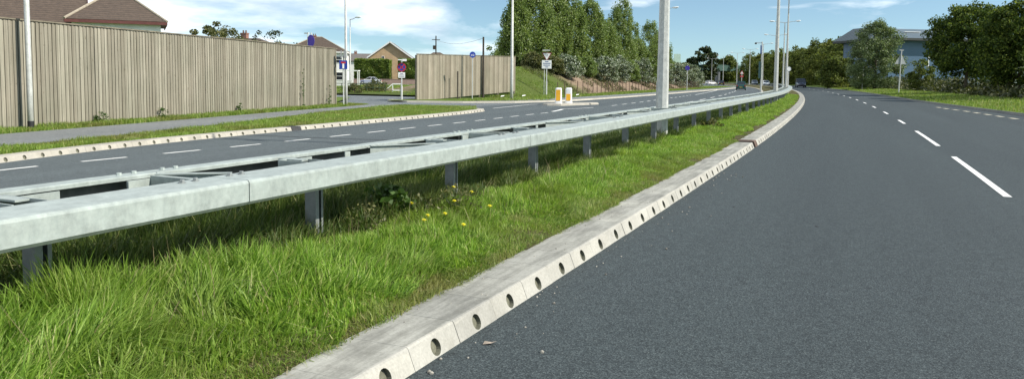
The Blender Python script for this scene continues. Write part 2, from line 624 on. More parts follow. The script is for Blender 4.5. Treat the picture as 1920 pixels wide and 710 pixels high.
def K(s, o=0.0):
    """point at arc length s, offset o to the LEFT of the median kerb line (x, y)"""
    x = np.interp(s, _KS, _KP[:, 0])
    y = np.interp(s, _KS, _KP[:, 1])
    x2 = np.interp(np.asarray(s) + 0.5, _KS, _KP[:, 0])
    y2 = np.interp(np.asarray(s) + 0.5, _KS, _KP[:, 1])
    x1 = np.interp(np.asarray(s) - 0.5, _KS, _KP[:, 0])
    y1 = np.interp(np.asarray(s) - 0.5, _KS, _KP[:, 1])
    dx, dy = x2 - x1, y2 - y1
    l = np.hypot(dx, dy)
    return x - dy / l * o, y + dx / l * o


def KB_off(s):
    """the barrier and the lamp columns draw a little nearer to the kerb further on"""
    u = np.clip((np.asarray(s, dtype=float) - 16) / 38, 0, 1)
    return -0.48 * u * u * (3 - 2 * u)


def Kb(s, o=0.0):
    return K(s, o + KB_off(s))


def Kh(s):
    x1, y1 = K(s - 0.5)
    x2, y2 = K(s + 0.5)
    return math.atan2(y2 - y1, x2 - x1)


def SY(y):
    return float(np.interp(y, _ys, _KS))


def resample(pts, step):
    """smooth polyline (catmull-rom) resampled at an even step; returns (s, P)"""
    P = [Vector((p[0], p[1], p[2] if len(p) > 2 else 0)) for p in pts]
    Q = []
    for i in range(len(P) - 1):
        p0 = P[max(i - 1, 0)]
        p1, p2 = P[i], P[i + 1]
        p3 = P[min(i + 2, len(P) - 1)]
        for k in range(12):
            u = k / 12
            Q.append(0.5 * ((2 * p1) + (p2 - p0) * u + (2 * p0 - 5 * p1 + 4 * p2 - p3) * u * u + (3 * p1 - p0 - 3 * p2 + p3) * u ** 3))
    Q.append(P[-1])
    A = np.array([tuple(q) for q in Q])
    S = np.concatenate([[0], np.cumsum(np.linalg.norm(np.diff(A, axis=0), axis=1))])
    s = np.arange(0, S[-1] + 1e-6, step)
    return s, np.stack([np.interp(s, S, A[:, i]) for i in range(3)], 1)


def curve_fn(pts):
    s, P = resample(pts, 0.1)
    L = s[-1]

    def fn(q, o=0.0):
        x, y = np.interp(q, s, P[:, 0]), np.interp(q, s, P[:, 1])
        xa, ya = np.interp(q - 0.3, s, P[:, 0]), np.interp(q - 0.3, s, P[:, 1])
        xb, yb = np.interp(q + 0.3, s, P[:, 0]), np.interp(q + 0.3, s, P[:, 1])
        dx, dy = xb - xa, yb - ya
        l = math.hypot(dx, dy)
        return x - dy / l * o, y + dx / l * o
    return fn, L


def K_fn(s_start):
    return lambda q, o=0.0: K(s_start + q, o)


def strip(name, fn, s0, s1, step, prof, mat, label, cat):
    """sheet swept along fn; prof = list of (offset or callable(s), z)"""
    n = max(2, int((s1 - s0) / step) + 1)
    ss = np.linspace(s0, s1, n)
    V, Fq = [], []
    m = len(prof)
    for s in ss:
        for o, z in prof:
            oo = o(s) if callable(o) else o
            x, y = fn(s, oo)
            V.append((x, y, z(s, oo) if callable(z) else z))
    for i in range(n - 1):
        for k in range(m - 1):
            Fq.append((i * m + k, (i + 1) * m + k, (i + 1) * m + k + 1, i * m + k + 1))
    o = quad_mesh(name, np.array(V), np.array(Fq), mat)
    bm = bmesh.new()
    bm.from_mesh(o.data)
    bmesh.ops.recalc_face_normals(bm, faces=bm.faces)
    if sum(f.normal.z for f in bm.faces) < 0:
        bmesh.ops.reverse_faces(bm, faces=bm.faces)
    bm.to_mesh(o.data)
    bm.free()
    return struct(o, label, cat)


def sheet(name, pts, z, mat, label, cat):
    me = bpy.data.meshes.new(name)
    bm = bmesh.new()
    f = bm.faces.new([bm.verts.new((p[0], p[1], z)) for p in pts])
    f.normal_update()
    if f.normal.z < 0:
        f.normal_flip()
    bmesh.ops.triangulate(bm, faces=[f])
    bm.to_mesh(me)
    bm.free()
    me.materials.append(mat)
    o = bpy.data.objects.new(name, me)
    COL.objects.link(o)
    return struct(o, label, cat)


ZL = -0.28          # level of the far carriageway
ZV = -0.155         # left verges and footways
LANE = lambda s: 4.2

# ------------------------------------------------------------------ ground and roads
sheet('ground', [(-2500, -400), (2500, -400), (2500, 4000), (-2500, 4000)], -0.62, M_FIELD, 'wide flat ground of grass and fields reaching the horizon', 'ground')

RK = [(11.5, -12), (14.0, 2), (17.2, 14), (20.6, 25), (24.0, 36), (26.9, 45.4), (32.3, 62.0), (43.6, 94)]
for yy in (125, 155, 185, 215, 250, 300, 350, 400):
    RK.append(tuple(float(q) for q in K(SY(yy), -7.8)))
RKfn, RKL = curve_fn(RK)

s_end = SY(415)
# near carriageway: lofted from the median kerb to the right kerb
_V = []
_n = 400
for i in range(_n):
    u = i / (_n - 1)
    a = K(SY(-12) + u * (s_end - SY(-12)), 0.03)
    b = RKfn(u * (RKL - 2), 0.0)
    _V += [(a[0], a[1], 0.0), (b[0], b[1], 0.0)]
_F = [(2 * i, 2 * i + 1, 2 * i + 3, 2 * i + 2) for i in range(_n - 1)]
struct(quad_mesh('road', np.array(_V), np.array(_F), M_ASPH), 'dark asphalt carriageway curving away on the near side of the median', 'road')
strip('road', K, SY(-12), s_end, 3, [(4.85, ZL), (19.0, ZL)], M_ASPH2, 'grey asphalt carriageway beyond the steel barrier', 'road')
sheet('side_road', [(-70, 44), (-9, 41), (3, 40), (9, 70), (-4, 90), (-70, 90)], ZL - 0.006, M_SIDE, 'grey side road mouth between the two timber fences', 'road')
sheet('side_road', [K(SY(180), 10), K(SY(250), 10), K(SY(250), 70), K(SY(180), 60)], ZL - 0.006, M_SIDE, 'far side road joining beyond the silver shrubs', 'road')


def med_z(s, o):
    pz = np.interp(o, [0.0, 0.43, 0.9, 1.5, 2.2, 3.0, 3.9, 4.42, 5], [0.10, 0.112, 0.13, 0.15, 0.145, 0.05, -0.11, -0.165, -0.17])
    return float(pz + 0.02 * math.sin(s * 1.7 + o * 2.1) * (0.3 < o - 0.2) + 0.012 * math.sin(s * 4.1 - o * 5))


strip('median', K, SY(-12), s_end, 0.5, [(o, med_z) for o in (0.40, 0.55, 0.75, 1.0, 1.3, 1.6, 1.9, 2.2, 2.6, 3.0, 3.5, 3.9, 4.2, 4.44)], M_SOIL, 'raised turf median under the steel barrier', 'median')


# ------------------------------------------------------------------ kerbs: blocks with round drainage holes in the face
def kerb(name, fn, s0, s1, z, width, side, mat, label, hole_to=0.0, h=0.125, lean=0.05, block=0.5, rad=0.05, gaps=(), far_step=4.0):
    """side = +1 when the kerb body lies to the left of the line"""
    mb = MB()
    nb = int((s1 - s0) / block)

    def pt(s, o, zz):
        x, y = fn(s, o * side)
        return (float(x), float(y), z + zz)
    i = 0
    while i < nb:
        a = s0 + i * block
        if any(g0 < a + block / 2 < g1 for g0, g1 in gaps):
            i += 1
            continue
        if a - s0 < hole_to:
            g = random.uniform(0.0008, 0.0022)
            b = a + block - g
            a0 = a + g
            mid = (a0 + b) / 2
            ch = 0.012
            jo = random.uniform(-0.003, 0.003)
            N = 16
            fl = math.hypot(lean, h)
            # front face: outline (s, v) with a round hole, v measured up the face
            hv = 0.056
            ring, outer = [], []
            top_v = fl - ch
            for k in range(N):
                an = 2 * math.pi * k / N + math.pi / N
                cx, cy = math.cos(an), math.sin(an)
                ring.append((mid + rad * cx, hv + rad * cy))
                sx = (block / 2 - g) / abs(cx) if abs(cx) > 1e-6 else 1e9
                sy = ((top_v - hv) if cy > 0 else (hv + 0.03)) / abs(cy) if abs(cy) > 1e-6 else 1e9
                q = min(sx, sy)
                outer.append((mid + q * cx, hv + q * cy))

            def fp(p, depth=0.0):
                u = p[1] / fl
                return pt(p[0], lean * u + depth + jo, h * u)
            # add exact corners of the face
            vs = [fp(p) for p in outer] + [fp(p) for p in ring] + [fp(p, 0.07) for p in ring]
            fs = []
            for k in range(N):
                k2 = (k + 1) % N
                fs.append((k, k2, N + k2, N + k))
            mb.add(vs, fs, 0)
            cs = {1: (a0, top_v), 2: (b, top_v), 3: (b, -0.03), 4: (a0, -0.03)}
            # corner triangles
            for c in cs.values():
                near = sorted(range(N), key=lambda k: (outer[k][0] - c[0]) ** 2 + ((outer[k][1] - c[1]) * 1.0) ** 2)[:2]
                # neighbours straddling the corner
                best = None
                for k in range(N):
                    k2 = (k + 1) % N
                    e1 = abs(outer[k][0] - c[0]) < 1e-6 or abs(outer[k][1] - c[1]) < 1e-6
                    e2 = abs(outer[k2][0] - c[0]) < 1e-6 or abs(outer[k2][1] - c[1]) < 1e-6
                    same = abs(outer[k][0] - outer[k2][0]) < 1e-6 or abs(outer[k][1] - outer[k2][1]) < 1e-6
                    if e1 and e2 and not same:
                        best = (k, k2)
                if best:
                    mb.add([fp(outer[best[0]]), fp(c), fp(outer[best[1]])], [(0, 1, 2)], 0)
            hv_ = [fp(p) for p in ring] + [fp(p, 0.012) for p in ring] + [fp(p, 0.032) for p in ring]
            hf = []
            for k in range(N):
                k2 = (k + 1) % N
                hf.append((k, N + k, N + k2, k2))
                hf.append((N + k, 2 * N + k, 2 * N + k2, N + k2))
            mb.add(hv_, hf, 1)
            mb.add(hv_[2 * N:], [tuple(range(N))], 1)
            # chamfer, top, back and end faces
            e = lean * (top_v / fl)
            prof = [(e + jo, h * top_v / fl), (lean + 0.5 * ch + jo, h - 0.001), (lean + ch * 1.6, h), (width, h - 0.004), (width, -0.1)]
            vs = [pt(a0, o, zz) for o, zz in prof] + [pt(b, o, zz) for o, zz in prof]
            m = len(prof)
            mb.add(vs, [(k, k + 1, m + k + 1, m + k) for k in range(m - 1) if k != 2], 0)
            mb.add([vs[2], vs[3], vs[m + 3], vs[m + 2]], [(0, 1, 2, 3)], 2)
            foot = (-0.01, -0.03)
            for q in (a0, b):
                pr = [foot] + prof
                mb.add([pt(q, o, zz) for o, zz in pr], [tuple(range(len(pr)))], 0)
            i += 1
        else:
            stp = min(far_step, s1 - a)
            b = a + stp - 0.004
            prof = [(-0.01, -0.03), (lean, h - 0.012), (lean + 0.015, h), (width, h - 0.004), (width, -0.1)]
            m = len(prof)
            vs = [pt(a, o, zz) for o, zz in prof] + [pt(b, o, zz) for o, zz in prof]
            mb.add(vs, [(k, k + 1, m + k + 1, m + k) for k in range(m - 1) if k != 2] + [tuple(range(m)), tuple(range(m, 2 * m))], 0)
            mb.add([vs[2], vs[3], vs[m + 3], vs[m + 2]], [(0, 1, 2, 3)], 2)
            i += max(1, int(round(far_step / block)))
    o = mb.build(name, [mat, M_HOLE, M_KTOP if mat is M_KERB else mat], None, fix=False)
    # orient normals outwards enough for bump shading
    return struct(o, label, 'kerb')


# phase so that a joint stands where the photo has one
S_J = SY(4.45)
kerb('kerb', K_fn(S_J - 0.5 * 30), 0, s_end - S_J - 6, 0.0, 0.43, 1, M_KERB, 'concrete drainage kerb with round holes along the near carriageway', hole_to=110,
     gaps=((SY(17.9) - S_J + 15.0, SY(17.9) - S_J + 15.5),))
kerb('kerb', lambda q, o=0.0: K(SY(-12) + q, 4.88 - o), 0, s_end - SY(-12) - 8, ZL, 0.42, 1, M_KERB2, 'concrete kerb on the far side of the median', far_step=4.0)
KA = [(-11.1, 9), (-10.75, 13.0), (-10.35, 16.0), (-9.9, 18.2), (-9.25, 20.5), (-8.2, 23.4), (-6.7, 26.9), (-4.7, 32.1), (-2.8, 37), (-1.85, 40.0), (-1.5, 41.6), (-1.75, 43.2), (-2.7, 44.9), (-4.4, 46.0), (-6.6, 46.5)]
KAfn, KAL = curve_fn(KA)
kerb('kerb', KAfn, 0, KAL, ZL, 0.40, 1, M_KERB2, 'pale drainage kerb with round holes at the far verge before the junction', hole_to=34.5, gaps=((17.0, 17.5),))
KB = [(-7.4, 60.5), (-8.9, 58.0), (-9.5, 56.0), (-8.9, 54.7), (-6.9, 54.3), (-4.4, 54.1), (-2.2, 54.5), (0.4, 55.8), (2.9, 58.2), (5.9, 63.5), (10.0, 72.5), (15.7, 85.7), (23.1, 103.6), (32.4, 126), (44.6, 156), (54.0, 181), (58.5, 192), (59.5, 197), (58.5, 201), (55, 204), (48, 207)]
KBfn, KBL = curve_fn(KB)
kerb('kerb', KBfn, 0, KBL, ZL, 0.40, 1, M_KERB2, 'white kerb running from the side road past the earth bank', hole_to=0)
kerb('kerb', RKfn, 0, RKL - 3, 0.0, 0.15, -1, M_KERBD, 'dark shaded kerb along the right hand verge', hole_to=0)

# gullies in the kerb line
def gully(fn, s, z, w, side, mat, label, h=0.13, ln=0.46):
    mb = MB()
    a, b = s - ln / 2, s + ln / 2

    def pt(q, o, zz):
        x, y = fn(q, o * side)
        return (float(x), float(y), z + zz)
    prof = [(-0.015, -0.02), (0.035, h - 0.02), (0.05, h + 0.004), (w, h + 0.002), (w, -0.1)]
    m = len(prof)
    mb.add([pt(a, *p) for p in prof] + [pt(b, *p) for p in prof], [(k, k + 1, m + k + 1, m + k) for k in range(m - 1)] + [tuple(range(m)), tuple(range(m, 2 * m))])
    for k in range(4):
        q = a + 0.08 + k * 0.1
        mb.add([pt(q, 0.10, h + 0.006), pt(q + 0.03, 0.10, h + 0.006), pt(q + 0.03, w - 0.06, h + 0.006), pt(q, w - 0.06, h + 0.006)], [(0, 1, 2, 3)])
    o = mb.build('kerb_gully', mat)
    return tag(o, label, 'gully')


gully(K, SY(17.9) + 0.25, 0.0, 0.42, 1, M_RUST, 'rusty brown iron gully set across the near median kerb')
gully(KAfn, 17.25, ZL, 0.40, 1, M_IRON, 'black iron gully in the pale kerb in front of the long timber fence')

# left verges and footways
IN_A = [(-13.2, 6), (-12.1, 14), (-11.8, 17.6), (-11.25, 19.9), (-10.6, 23.1), (-9.9, 27.6), (-9.3, 33.2), (-8.6, 38.8), (-7.8, 43.3), (-7.0, 46.3)]
FAR_A = [(-15.9, 10), (-14.9, 17), (-14.2, 21.3), (-13.5, 24.1), (-12.7, 27.7), (-11.6, 32.7), (-10.5, 37.7), (-9.3, 42.9), (-8.6, 46.5)]
ka_back = [KAfn(q, 0.38) for q in np.linspace(0, KAL - 0.3, 60)]
sheet('verge', [(p[0], p[1]) for p in ka_back] + IN_A[::-1], ZV - 0.01, M_TURF, 'grass verge between the pale drainage kerb and the footway', 'verge')
sheet('footway', IN_A + FAR_A[::-1], ZV + 0.004, M_FOOT, 'grey asphalt footway in front of the long timber fence', 'footway')
sheet('verge', FAR_A + [(-8.9, 47.3), (-11.2, 48.0), (-13, 62), (-60, 62), (-60, 10)], ZV, M_TURF, 'grass strip at the foot of the long timber fence', 'verge')
kb_back = [KBfn(q, 0.38) for q in np.linspace(0, KBL - 0.3, 120)]
sheet('verge', [(p[0], p[1]) for p in kb_back] + [(40, 215), (-3, 215), (-3, 76), (-6.0, 62)], ZV - 0.01, M_TURF, 'grass verge below the earth bank beyond the side road', 'verge')
FB_s0 = 13.0
fB = [KBfn(q, 0.40) for q in np.linspace(FB_s0, KBL - 24, 90)]
fBo = [KBfn(q, 0.40 + min(2.2, 0.4 + 0.25 * (q - FB_s0))) for q in np.linspace(FB_s0, KBL - 24, 90)]
sheet('footway', [(p[0], p[1]) for p in fB] + [(p[0], p[1]) for p in fBo[::-1]], ZV + 0.004, M_FOOT, 'grey footway along the white kerb below the earth bank', 'footway')
sheet('field', [(-90, 77), (-2, 77), (-2, 148), (-90, 148)], -0.12, M_TURF, 'green behind the side road in front of the hedges', 'grass')
sheet('side_road', [(-90, 148.1), (0, 148.1), (0, 160), (-90, 160)], -0.15, M_SIDE, 'far service road in front of the clipped hedges', 'road')
# right verge
_V, _F = [], []
for i in range(200):
    q = i / 199 * (RKL - 3)
    for o, z in ((-0.14, 0.115), (-2.5, 0.16), (-6, 0.35), (-14, 0.5), (-60, 0.5), (-160, 0.3)):
        x, y = RKfn(q, o)
        _V.append((x, y, z))
for i in range(199):
    for k in range(5):
        _F.append((i * 6 + k, i * 6 + k + 1, (i + 1) * 6 + k + 1, (i + 1) * 6 + k))
struct(quad_mesh('verge', np.array(_V), np.array(_F), M_TURF), 'grass verge rising to the trees on the right', 'verge')

# refuge island
IS = [(2.0, 51.6), (2.3, 50.9), (3.2, 50.7), (4.6, 52.2), (6.1, 54.3), (6.2, 55.0), (5.8, 55.2), (4.2, 54.2), (2.6, 53.0)]
mb = MB()
n = len(IS)
cx, cy = sum(p[0] for p in IS) / n, sum(p[1] for p in IS) / n
r1 = [(p[0], p[1], ZL - 0.02) for p in IS]
r2 = [(cx + (p[0] - cx) * 0.97, cy + (p[1] - cy) * 0.97, ZL + 0.11) for p in IS]
r3 = [(cx + (p[0] - cx) * 0.93, cy + (p[1] - cy) * 0.93, ZL + 0.125) for p in IS]
mb.loft([r1, r2, r3])
struct(mb.build('traffic_island', M_KERB2), 'small kerbed traffic island under the two lit bollards', 'traffic island')

# ------------------------------------------------------------------ road markings
mb = MB()


def dash(fn, a, b, o, w, z, mb, n=None):
    n = n or max(1, int((b - a) / 1.5))
    for i in range(n):
        q0, q1 = a + (b - a) * i / n, a + (b - a) * (i + 1) / n
        p = [fn(q0, o - w / 2), fn(q1, o - w / 2), fn(q1, o + w / 2), fn(q0, o + w / 2)]
        mb.add([(float(x), float(y), z) for x, y in p], [(0, 1, 2, 3)])


s = SY(10.75)
# lane line: warning marks 6 m + 3 m, then 3 m + 6 m
off = -4.02
sA = SY(12.1)
for k in (-1, 0, 1):
    dash(K, sA + 9 * k, sA + 9 * k + 6.1, off, 0.105, 0.005, mb)
for k in range(2, 36):
    dash(K, sA + 9 * k + 1.6, sA + 9 * k + 4.4, off, 0.105, 0.005, mb)
struct(mb.build('road_markings', M_PAINT, fix=False), 'broken white lane line on the near carriageway', 'road marking')
mb = MB()
RD = [(13.2, 4), (16.6, 15), (19.3, 24), (21.7, 32.8), (24.3, 41), (25.6, 45.6), (28.2, 53)]
RDfn, RDL = curve_fn(RD)
q = 0.3
while q < RDL - 6:
    dash(RDfn, q, q + 1.0, 0, 0.2, 0.005, mb)
    q += 2.0
struct(mb.build('road_markings', M_PAINT2, fix=False), 'worn yellowish dashes along the right edge of the near carriageway', 'road marking')
mb = MB()
LD = [(-10.0, 13.5), (-9.15, 15.6), (-8.1, 17.7), (-6.7, 20.5), (-5.3, 23.6), (-3.6, 27.6), (-1.7, 32.0), (0.3, 37.0), (2.3, 41.6), (3.6, 44.6)]
LDfn, LDL = curve_fn(LD)
q = 0.65
while q < LDL - 4.5:
    dash(LDfn, q, q + 1.05, 0, 0.11, ZL + 0.005, mb)
    q += 2.0
LD2 = [(2.2, 42.0), (2.75, 44.2), (3.0, 45.6)]
dash(curve_fn(LD2)[0], 0, 3.4, 0, 0.2, ZL + 0.005, mb, 6)
dash(curve_fn([(3.0, 45.6), (4.2, 47.0), (6.0, 50.0)])[0], 0, 3.6, 0, 0.15, ZL + 0.005, mb, 4)
for k in range(14):
    a = SY(47.5) + 3.0 * k
    dash(K, a, a + 1.5, 12.1, 0.13, ZL + 0.005, mb)
for k in range(20):
    a = SY(57) + 9 * k
    dash(K, a, a + 4.5, 8.75, 0.14, ZL + 0.005, mb)
dash(K, SY(88), SY(190), 11.9, 0.14, ZL + 0.005, mb)
struct(mb.build('road_markings', M_PAINT, fix=False), 'short white dashes and lines on the far carriageway', 'road marking')
# give way line at the side road mouth and sealed joint across the far carriageway
mb = MB()
dash(curve_fn([(-1.2, 45.4), (0.2, 49.5), (1.2, 52.4), (2.0, 53.6)])[0], 0.2, 8.5, 0, 0.12, ZL + 0.005, mb, 6)
struct(mb.build('road_markings', M_PAINT, fix=False), 'thin white edge line across the side road mouth', 'road marking')
mb = MB()
dash(curve_fn([(-8.2, 23.55), (-5.5, 22.6), (-2.6, 21.9), (0.5, 21.2)])[0], 0, 8.8, 0, 0.07, ZL + 0.0055, mb, 12)
struct(mb.build('road_joint', M_JOINT, fix=False), 'dark sealed joint running across the far carriageway', 'road joint')

# ------------------------------------------------------------------ vegetation helpers
def vnoise(x, y, sc, seed=0):
    """cheap smooth value noise"""
    r = np.random.default_rng(seed).random((64, 64))
    X, Y = x / sc, y / sc
    xi, yi = np.floor(X).astype(int), np.floor(Y).astype(int)
    fx, fy = X - xi, Y - yi
    fx, fy = fx * fx * (3 - 2 * fx), fy * fy * (3 - 2 * fy)
    g = lambda a, b: r[a % 64, b % 64]
    return (g(xi, yi) * (1 - fx) + g(xi + 1, yi) * fx) * (1 - fy) + (g(xi, yi + 1) * (1 - fx) + g(xi + 1, yi + 1) * fx) * fy


def blades(name, P, H, W, mat, lean=0.35, wind=(0.25, -0.1), parent=None):
    """P (n,3) roots; H heights; W widths"""
    n = len(P)
    az = RNG.uniform(0, 2 * np.pi, n)
    side = np.stack([np.cos(az), np.sin(az), np.zeros(n)], 1)
    la = RNG.uniform(0, 2 * np.pi, n)
    lm = np.abs(RNG.normal(0, lean, n))
    # neighbouring blades lie the same way, tuft by tuft
    fa = 2 * np.pi * 1.6 * vnoise(P[:, 0], P[:, 1], 0.42, 77)
    fm = 0.55 * vnoise(P[:, 0], P[:, 1], 0.3, 78)
    ld0 = np.stack([np.cos(fa) * fm, np.sin(fa) * fm, np.zeros(n)], 1)
    ld = ld0 + np.stack([np.cos(la) * lm + wind[0] * RNG.uniform(0.2, 1, n), np.sin(la) * lm + wind[1] * RNG.uniform(0.2, 1, n), np.zeros(n)], 1)
    H = np.asarray(H)[:, None]
    W = np.asarray(W)[:, None]
    up = np.array([[0, 0, 1.0]])
    mid = P + (up * 0.55 + ld * 0.28) * H
    drop = np.clip(1.0 - 0.45 * np.linalg.norm(ld, axis=1)[:, None] ** 2, 0.35, 1)
    tip = P + (up * drop + ld * 1.0) * H
    V = np.empty((n, 6, 3))
    V[:, 0] = P - side * W * 0.5
    V[:, 1] = P + side * W * 0.5
    V[:, 2] = mid + side * W * 0.42
    V[:, 3] = mid - side * W * 0.42
    V[:, 4] = tip + side * W * 0.06
    V[:, 5] = tip - side * W * 0.06
    b = (np.arange(n) * 6)[:, None]
    Fq = np.concatenate([b + np.array([[0, 1, 2, 3]]), b + np.array([[3, 2, 4, 5]])], 0)
    return quad_mesh(name, V.reshape(-1, 3), Fq, mat, parent)


def med_zv(s, o):
    pz = np.interp(o, [0.0, 0.43, 0.9, 1.5, 2.2, 3.0, 3.9, 4.42, 5], [0.10, 0.112, 0.13, 0.15, 0.145, 0.05, -0.11, -0.165, -0.17])
    return pz - 0.012


def median_grass(name, y0, y1, o0, o1, dens, hfun, w, mat, label, lean=0.35, wind=(0.2, -0.1), keep=None):
    s0, s1 = SY(y0), SY(y1)
    n = int((s1 - s0) * (o1 - o0) * dens)
    s = RNG.uniform(s0, s1, n)
    o = RNG.uniform(o0, o1, n)
    if keep is not None:
        k = keep(s, o)
        s, o = s[k], o[k]
    x, y = K(s, o)
    z = med_zv(s, o)
    H = hfun(s, o, x, y) * RNG.uniform(0.55, 1.2, len(s))
    return tag(blades(name, np.stack([x, y, z], 1), H, w * RNG.uniform(0.6, 1.3, len(s)), mat, lean, wind), label, 'grass', kind='stuff')


def edge_keep(s, o):
    x, y = K(s, o)
    e = 0.42 + 0.30 * vnoise(x, y, 0.45, 3)
    bare = (vnoise(x, y, 0.5, 5) > 0.72) & (o < 0.95)
    return (o > e) & (~bare | (RNG.random(len(s)) < 0.8))


def h_near(s, o, x, y):
    base = np.interp(o, [0.4, 0.7, 1.05, 1.35, 1.6, 2.0], [0.05, 0.09, 0.17, 0.25, 0.22, 0.15])
    far = np.interp(y, [2, 4.6, 6.2, 9, 16], [1.2, 1.15, 0.75, 0.66, 0.5])
    base = base + np.interp(o, [1.4, 2.0], [0, 0.10]) * np.interp(y, [4.2, 5.4], [1, 0])
    return base * far * (0.35 + 0.75 * vnoise(x, y, 0.6, 8) + 0.65 * vnoise(x, y, 0.22, 9))


def h_mid(s, o, x, y):
    return np.interp(o, [0.4, 0.8, 1.4], [0.05, 0.10, 0.14]) * (0.5 + 1.0 * vnoise(x, y, 0.8, 8))


def h_rank(s, o, x, y):
    return np.interp(y, [6, 11], [1.45, 1.0]) * (0.14 + 0.24 * vnoise(x, y, 0.7, 21)) * np.interp(o, [1.8, 2.3, 3], [0.6, 1, 1.1]) * np.interp(y, [3, 10, 30], [1.15, 1.0, 0.8])


median_grass('grass', 1.2, 6.5, 0.38, 2.0, 6800, h_near, 0.011, M_GRASS, 'tall bright green grass at the near end of the median', 0.42, (0.28, -0.10), edge_keep)
median_grass('grass', 6.5, 13, 0.38, 1.9, 5600, h_near, 0.0105, M_GRASS, 'lush green grass between the near kerb and the barrier posts', 0.42, (0.25, -0.10), edge_keep)
median_grass('grass', 13, 28, 0.38, 1.9, 2600, h_mid, 0.013, M_GRASS, 'shorter green grass of the median past the first lamp column', 0.45, (0.2, -0.1), edge_keep)
median_grass('grass', 28, 75, 0.38, 1.9, 700, h_mid, 0.022, M_GRASS, 'distant green grass tongue of the median at the bend', 0.45, (0.2, -0.1), edge_keep)
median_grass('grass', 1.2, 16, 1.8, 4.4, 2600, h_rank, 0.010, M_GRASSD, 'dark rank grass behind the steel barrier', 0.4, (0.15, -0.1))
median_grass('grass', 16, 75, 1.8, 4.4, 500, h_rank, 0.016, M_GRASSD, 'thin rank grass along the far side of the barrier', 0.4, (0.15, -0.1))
median_grass('grass', 1.2, 12, 0.9, 2.6, 30, lambda s, o, x, y: np.interp(y, [2, 6, 12], [0.45, 0.38, 0.28]) + 0 * s, 0.004, M_DRY, 'pale dry grass stalks standing in the tall grass', 0.5, (0.2, -0.1))
M_OLIVE = leaf_mat('grass_olive', [(0, (0.09, 0.15, 0.02)), (0.45, (0.17, 0.26, 0.04)), (0.8, (0.26, 0.33, 0.075)), (1, (0.38, 0.32, 0.17))], 0.38, (0.26, 0.24, 0.09), 1.3)
median_grass('grass', 1.2, 18, 0.37, 1.05, 9500, lambda s, o, x, y: (0.035 + 0.05 * vnoise(x, y, 0.25, 12)) * np.interp(o, [0.37, 0.45, 0.8], [0.6, 1, 1.3]), 0.006, M_OLIVE, 'short olive and straw coloured grass along the back of the near kerb', 0.8, (0.1, -0.1),
             lambda s, o: (o > 0.36 + 0.10 * vnoise(*K(s, o), 0.3, 13)) & (RNG.random(len(s)) < 0.6 + vnoise(*K(s, o), 0.35, 5)))
median_grass('dry_grass', 1.2, 16, 0.40, 0.95, 3000, lambda s, o, x, y: 0.035 + 0 * s, 0.005, M_DRY, 'dry brown thatch along the back of the near kerb', 0.9, (0.1, -0.1),
             lambda s, o: vnoise(*K(s, o), 0.5, 5) > 0.45)


def area_grass(name, n, sampler, h, w, mat, label, lean=0.4):
    P = sampler(n)
    H = h * RNG.uniform(0.5, 1.25, len(P)) * (0.5 + vnoise(P[:, 0], P[:, 1], 1.1, 9))
    return tag(blades(name, P, H, w * RNG.uniform(0.6, 1.3, len(P)), mat, lean, (0.15, -0.05)), label, 'grass', kind='stuff')


def between(fa, la, fb, lb, z, u0=0.0, u1=1.0):
    def smp(n):
        u = RNG.uniform(u0, u1, n)
        t = RNG.uniform(0, 1, n)
        A = np.array([fa(q * la) for q in u])
        B = np.array([fb(q * lb) for q in u])
        P = A * (1 - t[:, None]) + B * t[:, None]
        return np.concatenate([P, np.full((n, 1), z)], 1)
    return smp


inA, linA = curve_fn(IN_A)
farA, lfarA = curve_fn(FAR_A)
kaB, lkaB = curve_fn([KAfn(q, 0.37) for q in np.linspace(0, 35.5, 40)])
area_grass('grass', 42000, between(kaB, lkaB, inA, linA - 1, ZV - 0.02), 0.10, 0.013, M_GRASSS, 'mown grass on the verge behind the pale drainage kerb')
nose = lambda n: (lambda P: P[(P[:, 1] < 46.2)])(np.concatenate([RNG.uniform((-6.8, 42.0), (-2.1, 45.4), (n, 2)), np.full((n, 1), ZV - 0.02)], 1))
area_grass('grass', 5000, nose, 0.10, 0.014, M_GRASSS, 'mown grass on the rounded tip of the verge at the junction')
fenceA = [(-17.2, 14), (-15.35, 22.6), (-10.15, 44.4)]
fA, lA = curve_fn(fenceA)
fAo, lAo = curve_fn([(-15.2, 14), (-14.2, 22), (-9.4, 45.6)])
area_grass('grass', 26000, between(fA, lA, farA, lfarA, ZV - 0.01), 0.15, 0.014, M_GRASSS, 'longer grass at the foot of the long timber fence')
area_grass('grass', 5000, lambda n: np.concatenate([RNG.uniform((-10.6, 44.5), (-8.9, 47.0), (n, 2)), np.full((n, 1), ZV - 0.01)], 1), 0.10, 0.016, M_GRASSS, 'grass round the sign post at the end of the long timber fence')
kbB, lkbB = curve_fn([KBfn(q, 0.4 + 2.3 * min(1, max(0, (q - 20) / 6))) for q in np.linspace(12, KBL - 26, 60)])
kbC, lkbC = curve_fn([KBfn(q, 3.2 + 3.4 * min(1, max(0, (q - 12) / 8))) for q in np.linspace(12, KBL - 26, 60)])
area_grass('grass', 30000, between(kbB, lkbB, kbC, lkbC, ZV - 0.02), 0.16, 0.03, M_GRASSS, 'grass along the footway below the earth bank')
area_grass('grass', 22000, lambda n: np.concatenate([RNG.uniform((-26, 77), (-3, 146), (n, 2)), np.full((n, 1), -0.13)], 1), 0.16, 0.05, M_GRASSS, 'grass on the green in front of the hedges')


def right_smp(n):
    u = RNG.uniform(20, RKL - 240, n)
    o = RNG.uniform(-6.5, -0.2, n)
    P = np.array([RKfn(a, b) for a, b in zip(u, o)])
    z = np.interp(-o, [0.14, 2.5, 6, 14], [0.10, 0.15, 0.34, 0.5])
    return np.concatenate([P, z[:, None]], 1)


area_grass('grass', 36000, right_smp, 0.17, 0.035, M_GRASSS, 'sunlit grass verge below the trees on the right')


